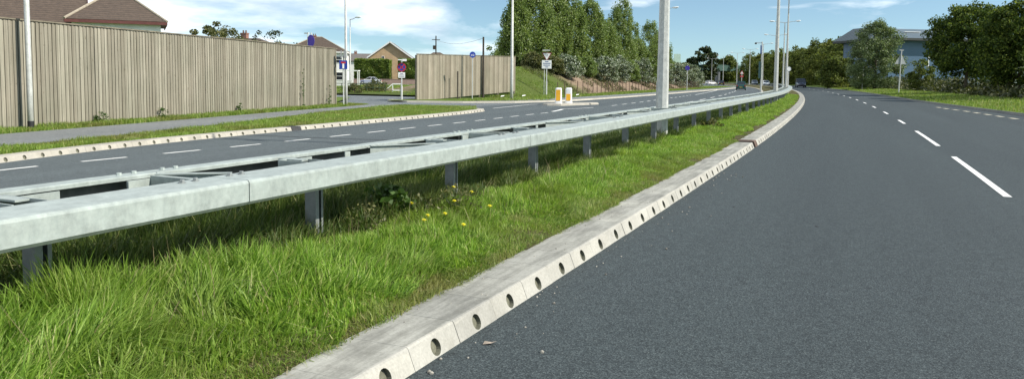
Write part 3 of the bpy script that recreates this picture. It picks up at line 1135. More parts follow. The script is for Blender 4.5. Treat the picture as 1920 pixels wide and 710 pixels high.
# --- leaves
def leaf_quads(C, size, droop=0.0, aspect=0.62):
    n = len(C)
    a = RNG.normal(size=(n, 3))
    a /= np.linalg.norm(a, axis=1)[:, None]
    a[:, 2] -= droop
    a /= np.linalg.norm(a, axis=1)[:, None]
    b = RNG.normal(size=(n, 3))
    b -= (b * a).sum(1)[:, None] * a
    b /= np.linalg.norm(b, axis=1)[:, None]
    s = (size * RNG.uniform(0.6, 1.35, n))[:, None]
    V = np.empty((n, 4, 3))
    V[:, 0] = C - a * s * 0.5
    V[:, 1] = C + b * s * aspect * 0.5 - a * s * 0.05
    V[:, 2] = C + a * s * 0.5
    V[:, 3] = C - b * s * aspect * 0.5 - a * s * 0.05
    Fq = (np.arange(n) * 4)[:, None] + np.array([[0, 1, 2, 3]])
    return V.reshape(-1, 3), Fq


def crown_centres(h0, h1, rfun, nclump, nleaf, cr, shell=0.55, sq=0.7):
    """clump centres inside a body of revolution rfun(t), leaves scattered in each clump"""
    t = RNG.random(nclump * 4)
    keep = RNG.random(nclump * 4) < np.clip(rfun(t) / max(rfun(np.linspace(0, 1, 50))), 0.15, 1)
    t = t[keep][:nclump]
    th = RNG.uniform(0, 2 * np.pi, len(t))
    rr = rfun(t) * (shell + (1 - shell) * RNG.random(len(t)) ** 0.5) * RNG.uniform(0.75, 1.08, len(t))
    cc = np.stack([rr * np.cos(th), rr * np.sin(th), h0 + t * (h1 - h0)], 1)
    size = cr * RNG.uniform(0.6, 1.35, len(t))
    idx = RNG.integers(0, len(t), nleaf)
    d = RNG.normal(size=(nleaf, 3))
    d /= np.linalg.norm(d, axis=1)[:, None]
    d *= (RNG.random(nleaf) ** 0.5)[:, None]
    d[:, 2] *= sq
    return cc[idx] + d * size[idx][:, None], cc


def trunk_mesh(h, r0, cc, lean=0.0, nlimb=9, base=0.25, z0=-0.3):
    mb = MB()
    pts = [(0.05 * h * lean * (i / 5) ** 2 + random.uniform(-0.02, 0.02) * h * (i > 0) * 0.4, random.uniform(-0.02, 0.02) * h * (i > 0) * 0.4, z0 + (h - z0) * 0.92 * i / 5) for i in range(6)]
    rad = [r0 * (1.25 if i == 0 else 1 - 0.17 * i) for i in range(6)]
    mb.tube(pts, rad, 8)
    if len(cc):
        sel = cc[RNG.choice(len(cc), min(nlimb, len(cc)), replace=False)]
        for c in sel:
            zt = max(h * base, min(c[2] - 0.25 * math.hypot(c[0], c[1]) - 0.3, h * 0.8))
            u = (zt - z0) / ((h - z0) * 0.92) * 5
            i = int(min(max(u, 0), 4))
            fr = u - i
            a = Vector(pts[i]).lerp(Vector(pts[i + 1]), fr)
            b = Vector(c)
            m = a.lerp(b, 0.5) + Vector((0, 0, 0.06 * (b - a).length))
            ra = r0 * 0.38
            mb.tube([a, m, b], [ra, ra * 0.6, ra * 0.2], 6)
    return mb


def tree(name, loc, h0, h1, rfun, nclump, nleaf, cr, leaf, mat, label, r0=0.16, cat='tree', group=None, shell=0.5, droop=0.0, sq=0.7, lean=0.0, squash=1.0, rz=0.0):
    root = empty(name, loc, rz)
    tag(root, label, cat, group)
    L, cc = crown_centres(h0, h1, rfun, nclump, nleaf, cr, shell, sq)
    L[:, 1] *= squash
    cc[:, 1] *= squash
    V, Fq = leaf_quads(L, leaf, droop)
    quad_mesh('crown', V, Fq, mat, root)
    trunk_mesh(h0 + 0.75 * (h1 - h0), r0, cc, lean, z0=-0.4).build('trunk', M_BARK, root, smooth=True)
    return root


def P(px, Y, H=0.0):
    """x of an image column at depth Y (metres ahead)"""
    return (px - 960) / 1440 * Y


poplar_r = lambda R0: (lambda t: R0 * np.interp(t, [0, 0.12, 0.35, 0.6, 0.8, 0.93, 1.0], [0.55, 0.9, 1.0, 0.85, 0.58, 0.3, 0.05]))
round_r = lambda R0: (lambda t: R0 * np.sqrt(np.clip(1 - (2 * np.clip(t, 0, 1) - 0.85) ** 2 / 1.35, 0.02, 1)))
bush_r = lambda R0: (lambda t: R0 * np.interp(t, [0, 0.3, 0.6, 0.85, 1], [0.8, 1.0, 0.9, 0.6, 0.15]))

# earth bank
bank_toe = [(-1.6, 65.5), (1.2, 71.0), (4.6, 76.5), (8.4, 84.5), (12.6, 95), (19.6, 112), (29, 134), (38, 156)]
BTfn, BTL = curve_fn(bank_toe)


def bank_h(q, o):
    e = np.interp(q, [0, 1.2, 5.5, 14, 40, 75, BTL], [0.0, 0.45, 2.5, 2.8, 2.4, 1.5, 0.2])
    wide = np.interp(o, [0, 0.4, 2.0, 4.2, 6.0, 12, 18, 24], [0, 0.06, 0.42, 0.86, 1.0, 1.0, 0.5, 0.0])
    slim = np.interp(o, [0, 0.4, 2.0, 4.2, 5.4, 7.5, 10, 24], [0, 0.06, 0.42, 0.86, 1.0, 0.55, 0.0, 0.0])
    k = np.clip((q - 9) / 12, 0, 1)
    a = slim * (1 - k) + wide * k
    return e * a


_V, _F = [], []
ni, nj = 120, 26
for i in range(ni):
    q = BTL * i / (ni - 1)
    for j in range(nj):
        o = 24 * (j / (nj - 1)) ** 1.5
        x, y = BTfn(q, o)
        z = ZV + 0.02 + bank_h(q, o) + (0.16 * (float(vnoise(np.array([x]), np.array([y]), 1.4, 31)[0]) - 0.5) + 0.10 * (float(vnoise(np.array([x]), np.array([y]), 0.5, 32)[0]) - 0.5)) * min(1, o / 1.5) * min(1, q / 4)
        _V.append((x, y, z))
for i in range(ni - 1):
    for j in range(nj - 1):
        _F.append((i * nj + j, (i + 1) * nj + j, (i + 1) * nj + j + 1, i * nj + j + 1))


def bank_mat():
    m, t, b = base_mat('bank_soil')
    tc = nd(t, 'ShaderNodeTexCoord').outputs['Object']
    sp = nd(t, 'ShaderNodeSeparateXYZ')
    t.links.new(tc, sp.inputs[0])
    n1 = noise(t, tc, 0.35, 6, 0.65)
    n2 = noise(t, tc, 5, 6, 0.7)
    grass = ramp(t, n2, [(0.3, (0.05, 0.075, 0.018)), (0.6, (0.085, 0.11, 0.028)), (0.8, (0.14, 0.12, 0.06))])
    soil = ramp(t, n2, [(0.3, (0.15, 0.105, 0.07)), (0.55, (0.24, 0.18, 0.13)), (0.75, (0.32, 0.25, 0.19))])
    # bare soil from about 80 m on
    f = math_n(t, 'ADD', math_n(t, 'MULTIPLY', math_n(t, 'SUBTRACT', sp.outputs[1], 82.0), 0.2), math_n(t, 'MULTIPLY', math_n(t, 'SUBTRACT', n1, 0.5), 2.6))
    c = nd(t, 'ShaderNodeClamp')
    t.links.new(f, c.inputs[0])
    col = mixc(t, c.outputs[0], grass, soil)
    t.links.new(col, b.inputs['Base Color'])
    b.inputs['Roughness'].default_value = 0.95
    b.inputs['Specular IOR Level'].default_value = 0.1
    bump(t, b, n2, 0.8, 0.08)
    return m


M_BANK = bank_mat()
struct(quad_mesh('earth_bank', np.array(_V), np.array(_F), M_BANK, smooth=True), 'earth bank with a grassy end and bare brown soil under the poplars', 'bank')


# trees and shrubs standing on the bank
def bank_at(px, o):
    best = None
    for q in np.arange(0, BTL, 0.25):
        x, y = BTfn(q, o)
        e = abs(960 + 1440 * x / y - px)
        if best is None or e < best[0]:
            best = (e, x, y, ZV + bank_h(q, o))
    return float(best[1]), float(best[2]), float(best[3])


def top_h(px, y, Y, z):
    return 1.57 + (145.5 + (px - 960) * 0.0105 - y) * Y / 1440 - z


pops = [
    (966, 8.5, -4, 1.9, 'leftmost dark poplar above the end of the timber fence'),
    (1000, 7.5, -40, 2.6, 'tallest broad poplar standing behind the give way sign'),
    (1034, 9.5, -20, 2.4, 'poplar between the tallest one and the notch of sky'),
    (1064, 8.0, -16, 2.5, 'dense poplar left of the notch of sky'),
    (1104, 9.0, 0, 2.2, 'slim poplar just right of the broad ones on the bank'),
    (1134, 8.0, 44, 2.0, 'low poplar filling the notch of sky on the bank'),
    (1162, 8.0, 1, 2.2, 'pointed poplar standing clear against the sky'),
    (1190, 7.5, 76, 1.8, 'low poplar in front of the gap right of the pointed one'),
    (1215, 8.5, 40, 2.0, 'shorter poplar beside the first lamp column'),
    (1252, 8.5, 66, 2.0, 'lowest poplar at the right end of the bank'),
]
for px, o_, yt, r_, lab in pops:
    x, y, z = bank_at(px, o_)
    tree('poplar_tree', (x, y, z), 0.6, top_h(px, yt, y, z), poplar_r(r_ * y / 95), 200, 30000, 0.62, 0.225, M_POPLAR, lab, 0.17, group='poplars on the earth bank', sq=1.7)
for px, Y, h1, r_, lab in [(940, 118, 7.0, 2.6, 'low dark tree half behind the right end of the second fence')]:
    tree('dark_tree', (P(px, Y), Y, 0.5), 0.6, h1, round_r(r_), 50, 4500, 0.8, 0.28, M_POPLAR, lab, 0.14)
shr = [(1000, 6.0, 112, 1.5, M_SCRUB, 'green shrub at the top of the grassy end of the bank'),
       (1034, 4.2, 112, 1.5, M_SCRUB, 'olive green shrub behind the give way sign plate'),
       (1060, 3.4, 106, 2.0, M_SILVER, 'silvery shrub right of the give way sign'),
       (1092, 4.0, 108, 2.0, M_POPLAR, 'green shrub between two silvery shrubs on the bank'),
       (1128, 2.6, 106, 2.4, M_SILVER, 'palest silver shrub in the middle of the bank'),
       (1156, 3.0, 108, 1.9, M_SILVER, 'silver shrub touching the palest one on its right'),
       (1196, 2.4, 110, 2.2, M_SILVER, 'grey green shrub above the end of the bare soil'),
       (1222, 2.6, 112, 1.9, M_POPLAR, 'green shrub on the left edge of the first lamp column'),
       (1264, 2.5, 118, 2.1, M_SILVER, 'silver shrub just right of the first lamp column'),
       (1176, 3.4, 116, 1.7, M_POPLAR, 'green shrub between the two clusters of silver shrubs'),
       (1290, 2.2, 120, 2.2, M_SILVER, 'silver shrub behind the blue roadside disc'),
       (1312, 2.0, 124, 2.2, M_SILVER, 'silver shrub at the far end of the bank by the bend')]
for px, o_, yt, r_, m_, lab in shr:
    x, y, z = bank_at(px, o_)
    tree('shrub', (x, y, z), 0.1, max(1.6, top_h(px, yt, y, z)), bush_r(r_ * y / 100), 70, 9500, 0.5, 0.19, m_, lab, 0.05, cat='shrub', group='shrubs along the earth bank')


def bank_smp(n):
    q = RNG.uniform(0, 16, n)
    o = 9 * RNG.random(n)
    Pt = np.array([BTfn(a, b) for a, b in zip(q, o)])
    z = np.array([ZV + bank_h(a, b) for a, b in zip(q, o)])
    return np.concatenate([Pt, z[:, None]], 1)


area_grass('grass', 15000, bank_smp, 0.14, 0.035, M_GRASSS, 'short grass on the rounded end of the earth bank')


def bank_scrub(n):
    q = RNG.uniform(14, BTL, n)
    o = RNG.uniform(0.2, 7, n)
    Pt = np.array([BTfn(a, b) for a, b in zip(q, o)])
    z = np.array([ZV + bank_h(a, b) for a, b in zip(q, o)])
    k = vnoise(Pt[:, 0], Pt[:, 1], 2.2, 40) > 0.47
    return np.concatenate([Pt, z[:, None]], 1)[k]


area_grass('grass', 22000, bank_scrub, 0.34, 0.05, M_SCRUB, 'tufts of rough grass on the bare soil of the bank')

# trees on the right
big = [
    ('broad_tree', P(1808, 80), 80, 1.9, 9.1, 3.9, M_MAPLE, 230, 34000, 0.26, 'dark broad leaved tree with a bare trunk on the right verge'),
    ('broad_tree', P(1908, 66), 66, 1.3, 8.0, 3.5, M_MAPLE, 230, 34000, 0.24, 'largest dark tree cut by the right edge of the view'),
    ('broad_tree', P(2010, 58), 58, 1.5, 9.0, 4.2, M_MAPLE, 110, 9000, 0.33, 'shady tree beyond the right edge throwing shade on the verge'),
]
for nm, x, Y, h0, h1, r_, m_, nc, nl, lf, lab in big:
    tree(nm, (x, Y, 0.4), h0, h1, round_r(r_), nc, nl, 0.85, lf, m_, lab, 0.2, group='dark trees on the right verge', shell=0.35)
tree('willow_tree', (P(1638, 122), 122, 0.3), 0.1, 10.7, lambda t: 4.3 * np.interp(t, [0, 0.25, 0.55, 0.8, 0.93, 1], [0.75, 1.0, 0.95, 0.68, 0.42, 0.1]), 220, 36000, 0.9, 0.24, M_WILLOW, 'tall grey green willow in front of the blue warehouse', 0.25, droop=0.4, shell=0.4)
tree('dark_tree', (P(1566, 147), 147, 0.1), 0.2, 6.3, bush_r(3.2), 90, 8000, 0.9, 0.42, M_WOODLEAF, 'rounded dark tree between the long wood and the willow', 0.15)
tree('small_tree', (P(1724, 98), 98, 0.3), 0.6, 4.0, bush_r(1.6), 50, 5000, 0.5, 0.22, M_WOODLEAF, 'small leaning bush below the warehouse wall', 0.06, cat='bush')
# undergrowth under the right hand trees
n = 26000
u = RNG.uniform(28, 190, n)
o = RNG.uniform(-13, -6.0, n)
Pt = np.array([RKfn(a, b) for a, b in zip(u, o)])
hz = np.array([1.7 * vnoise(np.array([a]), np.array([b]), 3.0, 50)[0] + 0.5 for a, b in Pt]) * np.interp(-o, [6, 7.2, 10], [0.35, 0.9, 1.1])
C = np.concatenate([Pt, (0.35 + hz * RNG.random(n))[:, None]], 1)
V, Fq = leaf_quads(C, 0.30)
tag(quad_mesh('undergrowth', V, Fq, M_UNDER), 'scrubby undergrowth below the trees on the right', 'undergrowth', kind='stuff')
# the far wood as one mass
Cs = []
for y in np.arange(112, 345, 6.5):
    for row in range(3):
        s_ = SY(y)
        oo = -(14.5 + row * 6 + random.uniform(-1.5, 1.5) + max(0, (150 - y) * 0.05))
        x0, y0 = K(s_ + random.uniform(-2, 2), oo)
        if 960 + 1440 * x0 / y0 > 1598 or (x0 > 66 and y0 < 172):
            continue
        hh = random.uniform(8.2, 10.5) + (1.2 if row else 0) + 0.012 * max(0, y - 150) + (1.1 if y < 240 else 0)
        L, _ = crown_centres(0.2, hh, lambda t: 3.9 * np.interp(t, [0, 0.3, 0.6, 0.85, 1], [0.75, 1, 0.95, 0.65, 0.15]), 55, 3600 if row < 2 else 1400, 1.1, 0.4)
        Cs.append(L + np.array([x0, y0, 0.1]))
V, Fq = leaf_quads(np.concatenate(Cs), 0.5)
tag(quad_mesh('wood', V, Fq, M_WOODLEAF), 'long dark wood lining the outside of the bend', 'wood', kind='stuff')
fart = [(1316, 352, 15.5, 6.8, 'round topped dark tree above the green bridge'), (1362, 362, 12.0, 5.0, 'yellowish tree right of the round topped one by the bridge'),
        (1278, 250, 6.0, 3.4, 'small far tree between the first lamp column and the bridge')]
for px, Y, h1, r_, lab in fart:
    tree('far_tree', (P(px, Y), Y, 0), 1.2, h1, round_r(r_), 90, 9000, 1.5, 1.0, M_DARKLEAF if px == 1316 else M_WOODLEAF, lab, 0.35)
Cs = []
for k in range(16):
    x0, y0 = P(1240 + k * 11, 385), 385 + random.uniform(-10, 10)
    L, _ = crown_centres(0.2, random.uniform(7.5, 10), lambda t: 5.0 * np.interp(t, [0, 0.3, 0.6, 0.85, 1], [0.75, 1, 0.95, 0.65, 0.15]), 40, 1500, 1.3, 0.4)
    Cs.append(L + np.array([x0, y0, 0]))
V, Fq = leaf_quads(np.concatenate(Cs), 0.8)
tag(quad_mesh('wood', V, Fq, M_WOODLEAF), 'far line of trees closing the view behind the bridge', 'wood', kind='stuff')
# thin tops of garden trees over the long fence
for px, Y, z1, r_, m_, nl, lab in [(410, 60, 5.6, 2.6, M_SCRUB, 7000, 'leafy garden tree showing over the long fence beside the red chimney'),
                                   (512, 66, 5.4, 2.6, M_DARKLEAF, 1500, 'sparse dark garden tree with bare twigs over the long fence'),
                                   (335, 62, 4.4, 1.4, M_DARKLEAF, 260, 'few dark twigs showing over the fence beside the white gabled house')]:
    tree('garden_tree', (P(px, Y), Y, 0), 2.2, z1, round_r(r_), 50, nl, 0.45, 0.17, m_, lab, 0.07, group='garden trees behind the long fence')


# hedges
def hedge(px0, px1, Y, depth, h, label, nl=16000, z=-0.12):
    x0, x1 = P(px0, Y), P(px1, Y)
    root = empty('hedge', ((x0 + x1) / 2, Y + depth / 2, z))
    tag(root, label, 'hedge')
    w = x1 - x0
    n = nl
    f = RNG.random(n)
    C = np.empty((n, 3))
    u, v, d = RNG.uniform(-0.5, 0.5, n), RNG.random(n), RNG.uniform(-0.5, 0.5, n)
    inn = 0.25 * RNG.random(n)
    C[:, 0], C[:, 1], C[:, 2] = u * w, d * depth, v * h
    front = f < 0.55
    C[front, 1] = -depth / 2 + inn[front]
    top = (f >= 0.55) & (f < 0.75)
    C[top, 2] = h - inn[top] * 0.6
    sr = (f >= 0.75) & (f < 0.85)
    C[sr, 0] = w / 2 - inn[sr]
    sl_ = (f >= 0.85) & (f < 0.95)
    C[sl_, 0] = -w / 2 + inn[sl_]
    bulge = (vnoise(C[:, 0] + 50, C[:, 2] + C[:, 1] + 50, 1.4, 60) - 0.5) * 0.55
    C[:, 1] -= bulge * front
    C[:, 2] += bulge * top
    V, Fq = leaf_quads(C, 0.42)
    quad_mesh('foliage', V, Fq, M_HEDGE, root)
    mb = MB()
    k = 0
    while k * 1.2 < w:
        mb.tube([(-w / 2 + 0.5 + k * 1.2, 0, -0.2), (-w / 2 + 0.5 + k * 1.2 + 0.1, 0.1, h * 0.7)], [0.09, 0.05], 6)
        k += 1
    mb.build('stems', M_BARK, root)
    return root


hedge(664, 729, 168, 4.0, 5.2, 'tall clipped hedge behind the silver car')
hedge(746, 800, 163, 4.0, 5.2, 'dark clipped hedge half hidden by the second timber fence')


# ------------------------------------------------------------------ steel barrier
def barrier():
    root = empty('safety_barrier', (0, 0, 0))
    tag(root, 'long galvanised double sided steel box beam barrier along the median', 'barrier')
    seg = 4.8
    s_first = SY(5.09 + 0.55) - 0.0
    # near seam position found from the photo: front face (-1.77, 5.09)
    best = min(np.arange(SY(2), SY(9), 0.02), key=lambda q: (K(q, 1.58)[0] + 1.77) ** 2 + (K(q, 1.58)[1] - 5.09) ** 2)
    zt, hb = 0.87, 0.165

    def beam(s0, s1, o_f, o_b, sgn, bolts):
        mb = MB()
        c = 0.022
        prof = [(o_f, zt - hb + c), (o_f, zt - c), (o_f + sgn * c * 0.13, zt - c * 0.5), (o_f + sgn * c * 0.5, zt - c * 0.13), (o_f + sgn * c, zt), (o_b, zt), (o_b, zt - 0.06), (o_b - sgn * 0.012, zt - 0.06), (o_b - sgn * 0.012, zt - 0.012),
                (o_f + sgn * 0.03, zt - 0.014), (o_f + sgn * 0.03, zt - hb + 0.012), (o_b - sgn * 0.06, zt - hb + 0.012), (o_b - sgn * 0.06, zt - hb), (o_f + sgn * c, zt - hb)]
        rings = []
        for s in (s0 + 0.004, (s0 + s1) / 2, s1 - 0.004):
            rings.append([(float(Kb(s, o)[0]), float(Kb(s, o)[1]), z) for o, z in prof])
        mb.loft(rings)
        if bolts:
            for ds in (0.10, 0.21):
                for oo in (o_f + sgn * 0.27,):
                    for s in (s0 + ds, s1 - ds - 0.1):
                        x, y = Kb(s, oo)
                        mb.tube([(x, y, zt - 0.002), (x, y, zt + 0.006)], [0.026, 0.025], 10, mi=1)
                        mb.tube([(x, y, zt + 0.006), (x, y, zt + 0.022)], [0.017, 0.016], 6, mi=1)
        return mb
    def rail(s0, s1):
        mb = MB()
        prof = [(2.585, zt - 0.02), (2.585, zt - 0.006), (2.579, zt), (2.441, zt), (2.435, zt - 0.006), (2.435, zt - 0.03), (2.441, zt - 0.03), (2.441, zt - 0.008), (2.570, zt - 0.008), (2.570, zt - 0.02)]
        rings = []
        for s in (s0 + 0.004, (s0 + s1) / 2, s1 - 0.004):
            rings.append([(float(Kb(s, o)[0]), float(Kb(s, o)[1]), z) for o, z in prof])
        mb.loft(rings)
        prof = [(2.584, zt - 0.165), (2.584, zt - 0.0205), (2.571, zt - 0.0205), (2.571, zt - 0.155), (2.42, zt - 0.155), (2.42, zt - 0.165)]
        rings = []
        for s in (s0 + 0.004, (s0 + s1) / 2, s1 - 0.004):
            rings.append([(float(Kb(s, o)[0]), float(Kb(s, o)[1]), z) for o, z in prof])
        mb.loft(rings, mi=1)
        for ds in (-0.26, -0.14, 0.1, 0.22):
            x, y = Kb(s0 + ds + 0.02, 2.52)
            mb.tube([(x, y, zt - 0.002), (x, y, zt + 0.018)], [0.02, 0.017], 7)
        # splice plate below the joint
        rings = []
        for s in (s0 - 0.28, s0 + 0.12):
            rings.append([(float(Kb(s, o)[0]), float(Kb(s, o)[1]), z) for o, z in ((2.398, zt - 0.028), (2.398, zt - 0.085), (2.39, zt - 0.085), (2.39, zt - 0.028))])
        mb.loft(rings)
        return mb
    nseg0 = -2
    for k in range(nseg0, 34):
        a, b = best + k * seg, best + (k + 1) * seg
        near = k < 8
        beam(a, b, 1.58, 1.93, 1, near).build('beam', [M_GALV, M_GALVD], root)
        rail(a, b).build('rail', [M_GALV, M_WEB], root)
        for ps in (a + 1.27, a + 3.67):
            h = Kh(ps)
            # lipped channel post
            mb = MB()
            w, d, t_ = 0.12, 0.11, 0.006
            pr = [(-0.06, -0.055), (-0.005, -0.055), (-0.005, -0.049), (-0.054, -0.049), (-0.054, 0.049), (0.054, 0.049), (0.054, -0.049), (0.03, -0.049), (0.03, -0.055), (0.06, -0.055), (0.06, 0.055), (-0.06, 0.055)]
            px, py = Kb(ps, 2.07)
            rings = []
            for z in (-0.05, zt - 0.05):
                rings.append([(float(px + math.cos(h) * u * 0.82 - math.sin(h) * v), float(py + math.sin(h) * u * 0.82 + math.cos(h) * v), z) for u, v in pr])
            mb.loft(rings)
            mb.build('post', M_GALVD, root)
            # bracket carrying beam and rail: two cheek plates, a strap and a packing plate
            mb = MB()
            for du, o0, o1, z0, hh in ((-0.17, 2.0, 2.30, zt - 0.058, 0.10), (0.02, 1.99, 2.39, zt - 0.05, 0.085)):
                a_ = Kb(ps + du, o0)
                b_ = Kb(ps + du, o1)
                mb.bar((a_[0], a_[1], z0), (b_[0], b_[1], z0), 0.012, hh)
            a_, b_ = Kb(ps - 0.16, 2.30), Kb(ps + 0.02, 2.30)
            mb.bar((a_[0], a_[1], zt - 0.058), (b_[0], b_[1], zt - 0.058), 0.01, 0.10)
            a_, b_ = Kb(ps - 0.02, 2.14), Kb(ps - 0.02, 2.39)
            mb.bar((a_[0], a_[1], zt - 0.015), (b_[0], b_[1], zt - 0.015), 0.10, 0.012)
            mb.build('bracket', M_GALV, root)
            if k > 14:
                continue
            mb = MB()
            a_, b_ = Kb(ps + 0.06, 2.385), Kb(ps + 0.36, 2.385)
            mb.bar((a_[0], a_[1], zt - 0.06), (b_[0], b_[1], zt - 0.06), 0.01, 0.06)
            mb.build('strap', M_GALV, root)
            mb = MB()
            a_, b_ = Kb(ps + 0.85, 2.385), Kb(ps + 0.93, 2.385)
            mb.bar((a_[0], a_[1], zt - 0.08), (b_[0], b_[1], zt - 0.08), 0.012, 0.10)
            mb.build('strap', M_GALV, root)
        if k < 26:
            # diagonal angle from the rail to the beam at each joint
            mb = MB()
            a_, b_ = Kb(a - 0.05, 2.39), Kb(a + 0.25, 1.98)
            mb.bar((a_[0], a_[1], zt - 0.004), (b_[0], b_[1], zt - 0.004), 0.055, 0.008)
            mb.bar((a_[0], a_[1], zt - 0.045), (b_[0], b_[1], zt - 0.045), 0.008, 0.075)
            a_, b_ = Kb(a - 0.07, 2.39), Kb(a - 0.07, 1.98)
            mb.bar((a_[0], a_[1], zt - 0.05), (b_[0], b_[1], zt - 0.05), 0.05, 0.08)
            mb.build('brace', M_GALV, root)
            mb = MB()
            a_, b_ = Kb(a + 2.55, 2.39), Kb(a + 3.15, 1.98)
            mb.bar((a_[0], a_[1], zt - 0.004), (b_[0], b_[1], zt - 0.004), 0.05, 0.008)
            mb.bar((a_[0], a_[1], zt - 0.045), (b_[0], b_[1], zt - 0.045), 0.008, 0.075)
            mb.build('brace', M_GALV, root)
    return root


barrier()


# ------------------------------------------------------------------ lamp columns
def lamp_head(mb_body, mb_glass, p, d, ln=0.75):
    d = Vector(d).normalized()
    a = Vector(p)
    b = a + d * ln
    side = Vector((-d.y, d.x, 0)).normalized()
    rings = []
    for u, w, h in ((0, 0.05, 0.05), (0.2, 0.10, 0.08), (0.55, 0.13, 0.10), (0.9, 0.11, 0.08), (1.0, 0.05, 0.04)):
        c = a.lerp(b, u) + Vector((0, 0, 0.02))
        rings.append([c + side * (w * math.cos(t)) + Vector((0, 0, 1)) * (h * math.sin(t)) for t in [2 * math.pi * k / 10 for k in range(10)]])
    mb_body.loft(rings)
    rings = []
    for u, w, h in ((0.3, 0.07, 0.03), (0.55, 0.115, 0.07), (0.85, 0.09, 0.04)):
        c = a.lerp(b, u) + Vector((0, 0, -0.055))
        rings.append([c + side * (w * math.cos(t)) + Vector((0, 0, 1)) * (h * math.sin(t)) for t in [2 * math.pi * k / 10 for k in range(10)]])
    mb_glass.loft(rings)


def lamp_column(loc, hd, height, arms, r0, r1, label, group, sides=8, arm_len=1.55, band=0.0, door=True, mat=None):
    root = empty('lamp_column', loc)
    tag(root, label, 'lamp column', group)
    mat = mat or M_COL
    mb = MB()
    mb.tube([(0, 0, -0.4), (0, 0, 1.2), (0, 0, height)], [r0, r0 * 0.93 + r1 * 0.07, r1], sides, rot=hd + R(12))
    mb.build('column', mat, root, smooth=(sides > 8))
    if band:
        mb = MB()
        mb.tube([(0, 0, -0.3), (0, 0, band)], [r0 * 1.08, r0 * 1.06], 16)
        mb.build('base_band', M_BLACK, root)
    if door:
        mb = MB()
        mb.box((math.cos(hd) * 0, 0, 0), (0.001, 0.001, 0.001))
        mb = MB()
        ca = hd - math.pi / 2 + R(180)
        mb.box((math.cos(ca) * r0 * 0.93, math.sin(ca) * r0 * 0.93, 0.95), (0.02, r0 * 0.7, 0.6), ca)
        mb.build('access_door', mat, root)
    for sgn in arms:
        d = Vector((math.cos(hd - math.pi / 2) * sgn, math.sin(hd - math.pi / 2) * sgn, 0))
        mb = MB()
        top = Vector((0, 0, height - 0.05))
        mb.tube([top, top + d * 0.4 + Vector((0, 0, 0.07)), top + d * arm_len + Vector((0, 0, 0.22))], [0.045, 0.04, 0.03], 8)
        mb.build('arm', mat, root)
        b1, b2 = MB(), MB()
        lamp_head(b1, b2, top + d * (arm_len - 0.1) + Vector((0, 0, 0.215)), d + Vector((0, 0, 0.08)))
        hd_o = b1.build('lamp_head', M_LAMPW, root, smooth=True)
        b2.build('lamp_glass', M_LAMPW, hd_o, smooth=True)
    return root


GM = 'double armed lamp columns along the median'
cols = [(18.7, 'stout eight sided lamp column rising from the barrier, nearest of all'), (50, 'second median lamp column, thick and pale where the barrier bends away'),
        (82, 'slim median lamp column just right of the second one, arms at the top edge'), (115, 'median lamp column mostly hidden behind the second one'),
        (149, 'median lamp column right of the white car'), (185, 'median lamp column left of the white car'), (219, 'median lamp column right of the grey car'), (250, 'median lamp column left of the grey car and behind the green car'),
        (285, 'median lamp column left of the green car'), (320, 'median lamp column above the dark car'), (356, 'farthest median lamp column by the bridge')]
for i, (y, lab) in enumerate(cols):
    s_ = SY(y)
    for _ in range(12):
        x, yy = Kb(s_, 2.21)
        s_ += (y - yy)
    z = 0.24
    lamp_column((float(x), float(yy), z), Kh(s_), 9.85, (1, -1), 0.148 if i == 0 else 0.145, 0.06, lab, GM, 8, door=(i == 0))
GL = 'single armed lamp columns along the left verge'
lamp_column((-14.70, 23.4, ZV), Kh(SY(24)), 10, (1,), 0.085, 0.055, 'white lamp column with a black foot against the long timber fence', GL, 16, band=0.24, door=False)
lamp_column((P(648.5, 44.4), 44.4, ZV), Kh(SY(44)), 10, (1,), 0.085, 0.05, 'slim lamp column beside the blue square sign', GL, 16, door=False)
lamp_column((P(958.5, 61), 61.0, ZV), Kh(SY(61)), 10, (1,), 0.13, 0.07, 'lamp column on the verge in front of the earth bank', GL, 16, door=False)
lamp_column((17.6, 93, ZV), Kh(SY(93)), 10, (1,), 0.1, 0.06, 'lamp column behind the stout one, only its arm showing', GL, 16, door=False)
lamp_column((P(656.5, 87), 87, -0.12), R(70), 8.0, (1,), 0.075, 0.045, 'small street lamp on the green in front of the hedge', 'street lamps of the side road', 12, arm_len=0.75, door=False)


